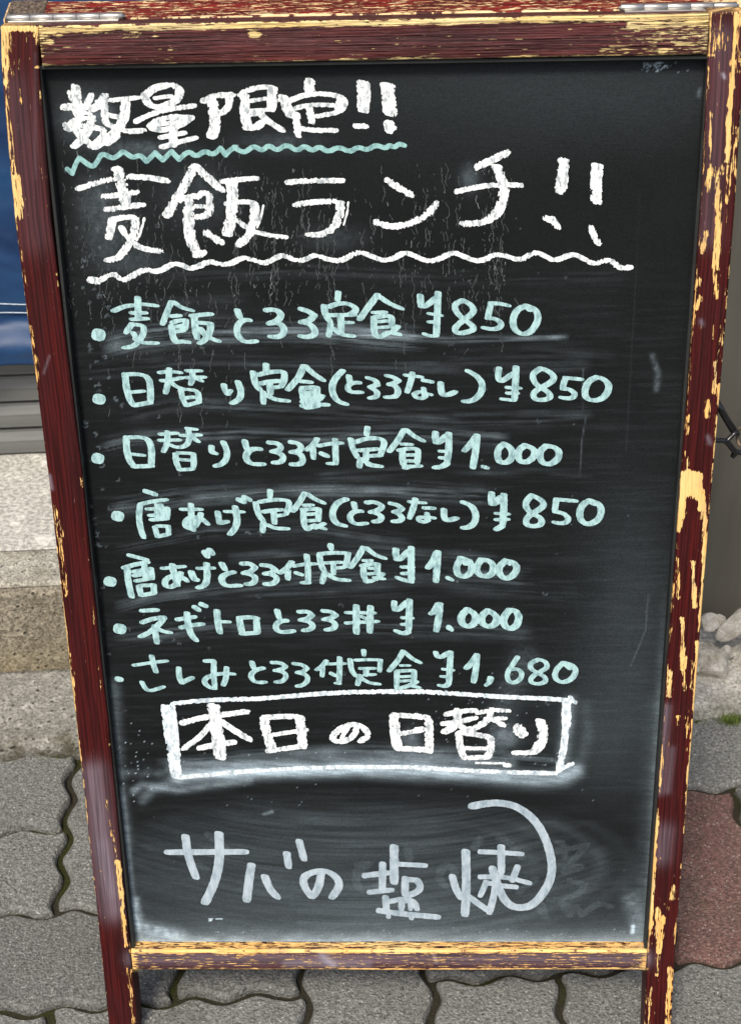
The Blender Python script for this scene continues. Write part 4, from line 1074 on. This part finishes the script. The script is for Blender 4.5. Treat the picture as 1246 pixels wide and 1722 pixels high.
def raster(strokes, pad=16):
    xs = [p[0] for _, s in strokes for p in s]; ys = [p[1] for _, s in strokes for p in s]
    x0, y0 = int(min(xs)) - pad, int(min(ys)) - pad
    wd, hg = int(max(xs)) + pad - x0, int(max(ys)) + pad - y0
    F = np.full((hg, wd), -1.0)
    ca, sa = math.cos(NIB_A), math.sin(NIB_A)
    for (pw, ph), pts in strokes:
        P = refine(pts)
        if len(P) == 1: P = [P[0], P[0] + np.array([.5, 0])]
        ax, bx = pw / 2, ph / 2
        acc = []
        for a, b in zip(P[:-1], P[1:]):
            L = np.linalg.norm(b - a); n = max(1, int(L / .9))
            for k in range(n): acc.append(a + (b - a) * k / n)
        acc.append(P[-1])
        R = int(math.ceil(max(ax, bx))) + 2
        ph0 = rng.random() * 90
        tot = len(acc)
        for q, c in enumerate(acc):
            # the pen swells and thins a little; it starts full and lifts at the end
            wob = 1 + .10 * (float(_T[3][int(ph0 + q * .22) % 256, 7]) - .5)
            if q > tot - 5: wob *= .97 - .03 * (5 - (tot - q))
            cx, cy = c[0] - x0, c[1] - y0
            i0, j0 = int(cy) - R, int(cx) - R
            i0c, j0c = max(i0, 0), max(j0, 0); i1, j1 = min(i0 + 2 * R + 2, hg), min(j0 + 2 * R + 2, wd)
            yy, xx = np.mgrid[i0c:i1, j0c:j1]
            dx = xx - cx; dy = yy - cy
            u = (dx * ca + dy * sa) / (ax * wob); v = (-dx * sa + dy * ca) / (bx * wob)
            f = 1 - (np.abs(u) ** 2.6 + np.abs(v) ** 2.6) ** (1 / 2.6)
            sub = F[i0c:i1, j0c:j1]
            np.maximum(sub, f, out=sub)
    return F, x0, y0
def contour_mesh(F, x0, y0, sc=1.0):
    """filled region F>0 as faces: full cells merged in runs, border cells clipped as triangles"""
    ins = F > 0
    full = ins[:-1, :-1] & ins[:-1, 1:] & ins[1:, :-1] & ins[1:, 1:]
    anyc = ins[:-1, :-1] | ins[:-1, 1:] | ins[1:, :-1] | ins[1:, 1:]
    quads = []
    for r in range(full.shape[0]):
        row = np.concatenate([[0], full[r].astype(np.int8), [0]])
        d = np.diff(row)
        for s, e in zip(np.where(d == 1)[0], np.where(d == -1)[0]):
            for ss in range(s, e, 6):
                quads.append((ss, min(ss + 6, e), r))
    quads = np.array(quads, float) if quads else np.zeros((0, 3))
    s, e, r = quads[:, 0], quads[:, 1], quads[:, 2]
    VQ = np.stack([np.stack([s, r], 1), np.stack([e, r], 1), np.stack([e, r + 1], 1), np.stack([s, r + 1], 1)], 1).reshape(-1, 2)
    polys = []
    bi, bj = np.where(anyc & ~full)
    for i, j in zip(bi, bj):
        cs = ((j, i), (j + 1, i), (j + 1, i + 1), (j, i + 1))
        fv = (F[i, j], F[i, j + 1], F[i + 1, j + 1], F[i + 1, j])
        if fv[0] > 0 and fv[2] > 0 and fv[1] <= 0 and fv[3] <= 0 or fv[1] > 0 and fv[3] > 0 and fv[0] <= 0 and fv[2] <= 0:
            tr = ((0, 1, 2), (0, 2, 3))
        else: tr = ((0, 1, 2, 3),)
        for t in tr:
            pg = []
            for a in range(len(t)):
                p, q = t[a], t[(a + 1) % len(t)]
                if fv[p] > 0: pg.append(cs[p])
                if (fv[p] > 0) != (fv[q] > 0):
                    k = fv[p] / (fv[p] - fv[q])
                    pg.append((cs[p][0] + (cs[q][0] - cs[p][0]) * k, cs[p][1] + (cs[q][1] - cs[p][1]) * k))
            if len(pg) >= 3: polys.append(pg)
    sizes = [4] * len(quads) + [len(p) for p in polys]
    VP = np.array([c for p in polys for c in p], float).reshape(-1, 2)
    V2 = np.concatenate([VQ, VP])
    return V2 * sc + np.array([x0, y0]), sizes
LET_OFF = -REC + .00035
def writing(src, mat, label, rough=0.0, freq=(.5, .5), name='written_line', seed=0, off=0.0, grow=1.0):
    strokes = [((p[0] * grow, p[1] * grow), q) for p, q in parse(src)]
    F, x0, y0 = raster(strokes)
    hg, wd = F.shape
    # refine the grid by two so that frayed edges stay fine
    if rough > 0:
        yi = np.arange(0, hg - 1, .5); xi = np.arange(0, wd - 1, .5)
        i = yi.astype(int); j = xi.astype(int); fy = (yi - i)[:, None]; fx = (xi - j)[None, :]
        G = (F[i][:, j] * (1 - fx) + F[i][:, j + 1] * fx) * (1 - fy) + (F[i + 1][:, j] * (1 - fx) + F[i + 1][:, j + 1] * fx) * fy
        YY, XX = np.meshgrid(yi, xi, indexing='ij')
        nz = vnoise(XX * freq[0] + seed, YY * freq[1], seed) * .65 + vnoise(XX * freq[0] * 2.3, YY * freq[1] * 2.3 + seed, seed + 1) * .35
        patch = fbm(XX / 22, YY / 22, seed + 2, 2)
        G = G - rough * np.clip(nz - .38, 0, 1) * 1.6 * (.25 + 1.5 * np.clip(patch - .3, 0, 1))
        F, sc = G, .5
    else:
        sc = 1.0
        YY, XX = np.mgrid[0:hg, 0:wd]
        F = F - .12 * np.clip(vnoise(XX * .35, YY * .35, seed) - .5, 0, 1)
    V2, sizes = contour_mesh(F, x0, y0, sc)
    P = photo_to_leaf(V2[:, 0], V2[:, 1], LET_OFF + off)
    lv = []
    n = len(V2)
    lv = np.arange(n)[::-1]                     # reversed so the faces look at the viewer
    o = mesh_obj(name, P, None, mat, None, False, loops=(lv, list(reversed(sizes))))
    o['label'] = label
    LINES.append(o)
    return o
LINES = []
RECESS_STRIPS = []
# ghosts of wiped-off writing go into the dust
F, gx, gy = raster(parse(GHOSTS))
ui = np.clip(np.round(Ug - gx).astype(int), 0, F.shape[1] - 1); vi = np.clip(np.round(Vg - gy).astype(int), 0, F.shape[0] - 1)
inside = (Ug - gx > 0) & (Ug - gx < F.shape[1] - 1) & (Vg - gy > 0) & (Vg - gy < F.shape[0] - 1)
gh = np.where(inside & (F[vi, ui] > 0), .034 * (.6 + .8 * vnoise(Ug / 6, Vg / 6, 2)), 0)
dust_and_sheen += gh
# smudged chalk round the framed heading
fattr(board, 'dust_and_sheen', np.clip(dust_and_sheen, 0, 1).ravel())
to_leaf(board)

writing(HEAD1, M['ink_white'], 'thick white heading 数量限定!! at the top of the chalkboard', .68, (.34, .26), grow=1.06, seed=1)
writing(WAVE1, M['ink_wave'], 'mint zigzag underline beneath the first heading', name='underline', seed=2)
writing(HEAD2, M['ink_white'], 'large white heading 麦飯ランチ!! below the first heading', 1.05, (.46, .20), grow=1.02, seed=3)
writing(WAVE2, M['ink_white'], 'white wavy underline beneath the second heading', .9, (.40, .30), name='underline', seed=4)
writing(L1, M['ink_mint'], 'mint menu line 麦飯とろろ定食 ¥850', seed=5)
writing(L2, M['ink_mint'], 'mint menu line 日替り定食(とろろなし) ¥850', seed=6)
writing(L3, M['ink_mint'], 'mint menu line 日替りとろろ付定食 ¥1.000', seed=7)
writing(L4, M['ink_mint'], 'mint menu line 唐あげ定食(とろろなし) ¥850', seed=8)
writing(L5, M['ink_mint'], 'mint menu line 唐あげとろろ付定食 ¥1.000', seed=9)
writing(L6, M['ink_mint'], 'mint menu line ネギトロとろろ丼 ¥1.000', seed=10)
writing(L7, M['ink_mint'], 'mint menu line さしみとろろ付定食 ¥1,680', seed=11)
writing(BOX, M['ink_box'], 'white hand-drawn box round the heading of the day', .80, (.30, .30), name='drawn_frame', seed=12)
writing(TODAY, M['ink_white'], 'white heading 本日の日替り inside the drawn box', .6, (.34, .34), seed=13, off=.0002)
writing(DISH, M['ink_grey'], 'pale grey dish of the day サバの塩焼 at the bottom', .12, (.3, .3), seed=14)
for o in LINES:
    o.parent = board

# added black strips standing in for the dark, shaded inner walls of the opening
for nm, a in (('recess_dark_strip', (-.2150, -.2128, -.7203, .0002)), ('recess_dark_strip', (.2128, .2150, -.7203, .0002))):
    RECESS_STRIPS.append((nm, a))
RECESS_STRIPS.append(('recess_dark_strip', (-.2127, .2127, -.0022, .0001)))
# dried water runs under the headings
for br, mt, nm in ((0, 'drip', 'faint_run'), (1, 'drip_bright', 'pale_run')):
    V2 = []; FF = []
    for seg in RUNS[br]:
        b0 = len(V2)
        for (x, y, wv) in seg: V2 += [(x - wv * .8, y), (x + wv * .8, y)]
        for k in range(len(seg) - 1):
            a = b0 + 2 * k; FF.append((a, a + 2, a + 3, a + 1))
    V2 = np.array(V2)
    P = photo_to_leaf(V2[:, 0], V2[:, 1], -REC + .00018)
    o = mesh_obj(nm, P, FF, M[mt], board); o['kind'] = 'stuff'
# --- rear leaf
LEAN = math.radians(21)
REAR = FRONT @ Matrix.Translation((0, HINGE_Y - .0005, -THK - .0012)) @ Matrix.Rotation(LEAN, 4, 'X')
# rear leaf space: its top edge at y=+.0, front face towards the front leaf at z=0, thickness behind
member('rear_rail', -.2215, .2245, -.0262, 0, -.025, -.0004, 'x', M['paint_rear'], .37, .40, seed=5, maps=False, leaf=REAR, step=.0016)
for x0, x1, sd in ((-.2395, -.2220, 6), (.2250, .2385, 7)):
    member('rear_stile', x0, x1, -.835, -.0003, -.0248, -.0006, 'y', M['paint_rear'], .22, .5, seed=sd, maps=False, leaf=REAR, step=.003, cstep=.002, zstep=.004)
member('rear_rail', -.2215, .2245, -.79, -.765, -.024, -.001, 'x', M['paint_rear'], .2, .5, seed=8, maps=False, leaf=REAR, step=.004, cstep=.003, zstep=.004)
rb = mesh_obj('rear_board', [(-.2225, -.768, -.012), (.2255, -.768, -.012), (.2255, -.024, -.012), (-.2225, -.024, -.012),
                             (-.2225, -.768, -.016), (.2255, -.768, -.016), (.2255, -.024, -.016), (-.2225, -.024, -.016)],
              [(0, 1, 2, 3), (7, 6, 5, 4), (0, 4, 5, 1), (1, 5, 6, 2), (2, 6, 7, 3), (3, 7, 4, 0)], M['inner'])
to_leaf(rb, REAR)
def leaf_box(name, x0, x1, y0, y1, z0, z1, mat, leaf, bev=.0008):
    vs = [(x0, y0, z0), (x1, y0, z0), (x1, y1, z0), (x0, y1, z0), (x0, y0, z1), (x1, y0, z1), (x1, y1, z1), (x0, y1, z1)]
    o = mesh_obj(name, vs, [(3, 2, 1, 0), (4, 5, 6, 7), (0, 1, 5, 4), (1, 2, 6, 5), (2, 3, 7, 6), (3, 0, 4, 7)], mat)
    b = o.modifiers.new('bevel', 'BEVEL'); b.width = bev; b.segments = 2
    return to_leaf(o, leaf)
leaf_box('corner_tape', -.2385, -.2140, -.012, .0009, -.0255, .0003, M['worn_black'], REAR)

for nm, a in RECESS_STRIPS:
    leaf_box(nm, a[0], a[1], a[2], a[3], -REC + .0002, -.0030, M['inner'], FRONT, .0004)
# --- hinges: a leaf plate on each edge and a row of knuckles round a pin
def hinge(x0, x1, nk):
    y = HINGE_Y + .0012; z = -THK + .0006
    pl = leaf_box('hinge', x0 + .002, x1 - .002, TOPY - .0002, TOPY + .0009, -THK + .0008, -.0150, M['steel'], FRONT, .0002)
    L = (x1 - x0) / nk
    for k in range(nk):
        o = tube('knuckle', [(x0 + k * L + .0001, y, z), (x0 + k * L + .00035, y, z), (x0 + (k + 1) * L - .00035, y, z), (x0 + (k + 1) * L - .0001, y, z)],
                 [.0024, .0026, .0026, .0024], M['steel'], None, 20)
        o.parent = pl
    p = tube('pin', [(x0 - .0012, y, z), (x0 - .0008, y, z), (x1 + .0010, y, z), (x1 + .0014, y, z)], [.0006, .0012, .0012, .0006], M['steel'], None, 12)
    p.parent = pl
hinge(-.2360, -.1605, 5)
hinge(.1590, .2330, 5)

# --- hook and eye on the right post
def leafpt(u, v, off):
    return tuple(photo_to_leaf(u, v, off))
hk = tube('hook', spline([leafpt(1200, 741, -.012), leafpt(1210, 741, -.014), leafpt(1218, 742, -.016), leafpt(1225, 747, -.018), leafpt(1233, 757, -.020), leafpt(1242, 761, -.022), leafpt(1252, 760, -.024), leafpt(1262, 752, -.026), leafpt(1268, 738, -.028)]), .0021, M['black_rod'], None, 12)
to_leaf(hk)
st = tube('stay_rod', [leafpt(1200, 668, -.018), leafpt(1212, 690, -.019), leafpt(1222, 707, -.020), leafpt(1233, 724, -.022), leafpt(1240, 731, -.023)], [.0025, .0025, .0025, .0028, .0018], M['black_rod'], None, 12)
to_leaf(st)
s2 = tube('stay_rod', [leafpt(1239, 725, -.0185), leafpt(1232, 731, -.0180), leafpt(1224, 739, -.0175), leafpt(1221, 743, -.0165)], .0017, M['black_rod'], None, 12); to_leaf(s2)
s3 = tube('stay_rod', [leafpt(1238, 757, -.0235), leafpt(1234, 764, -.0235), leafpt(1231, 769, -.0235)], [.0021, .0023, .0020], M['black_rod'], None, 12); to_leaf(s3)
rg = []
for k in range(25):
    a = k / 24 * math.tau
    c = leafpt(1246, 735, -.023)
    rg.append((c[0] + .0022 * math.cos(a), c[1] + .0068 * math.sin(a), c[2] + .004 * math.cos(a)))
ring = tube('rusty_eye', rg, .0011, M['rust'], None, 10, caps=False); to_leaf(ring)
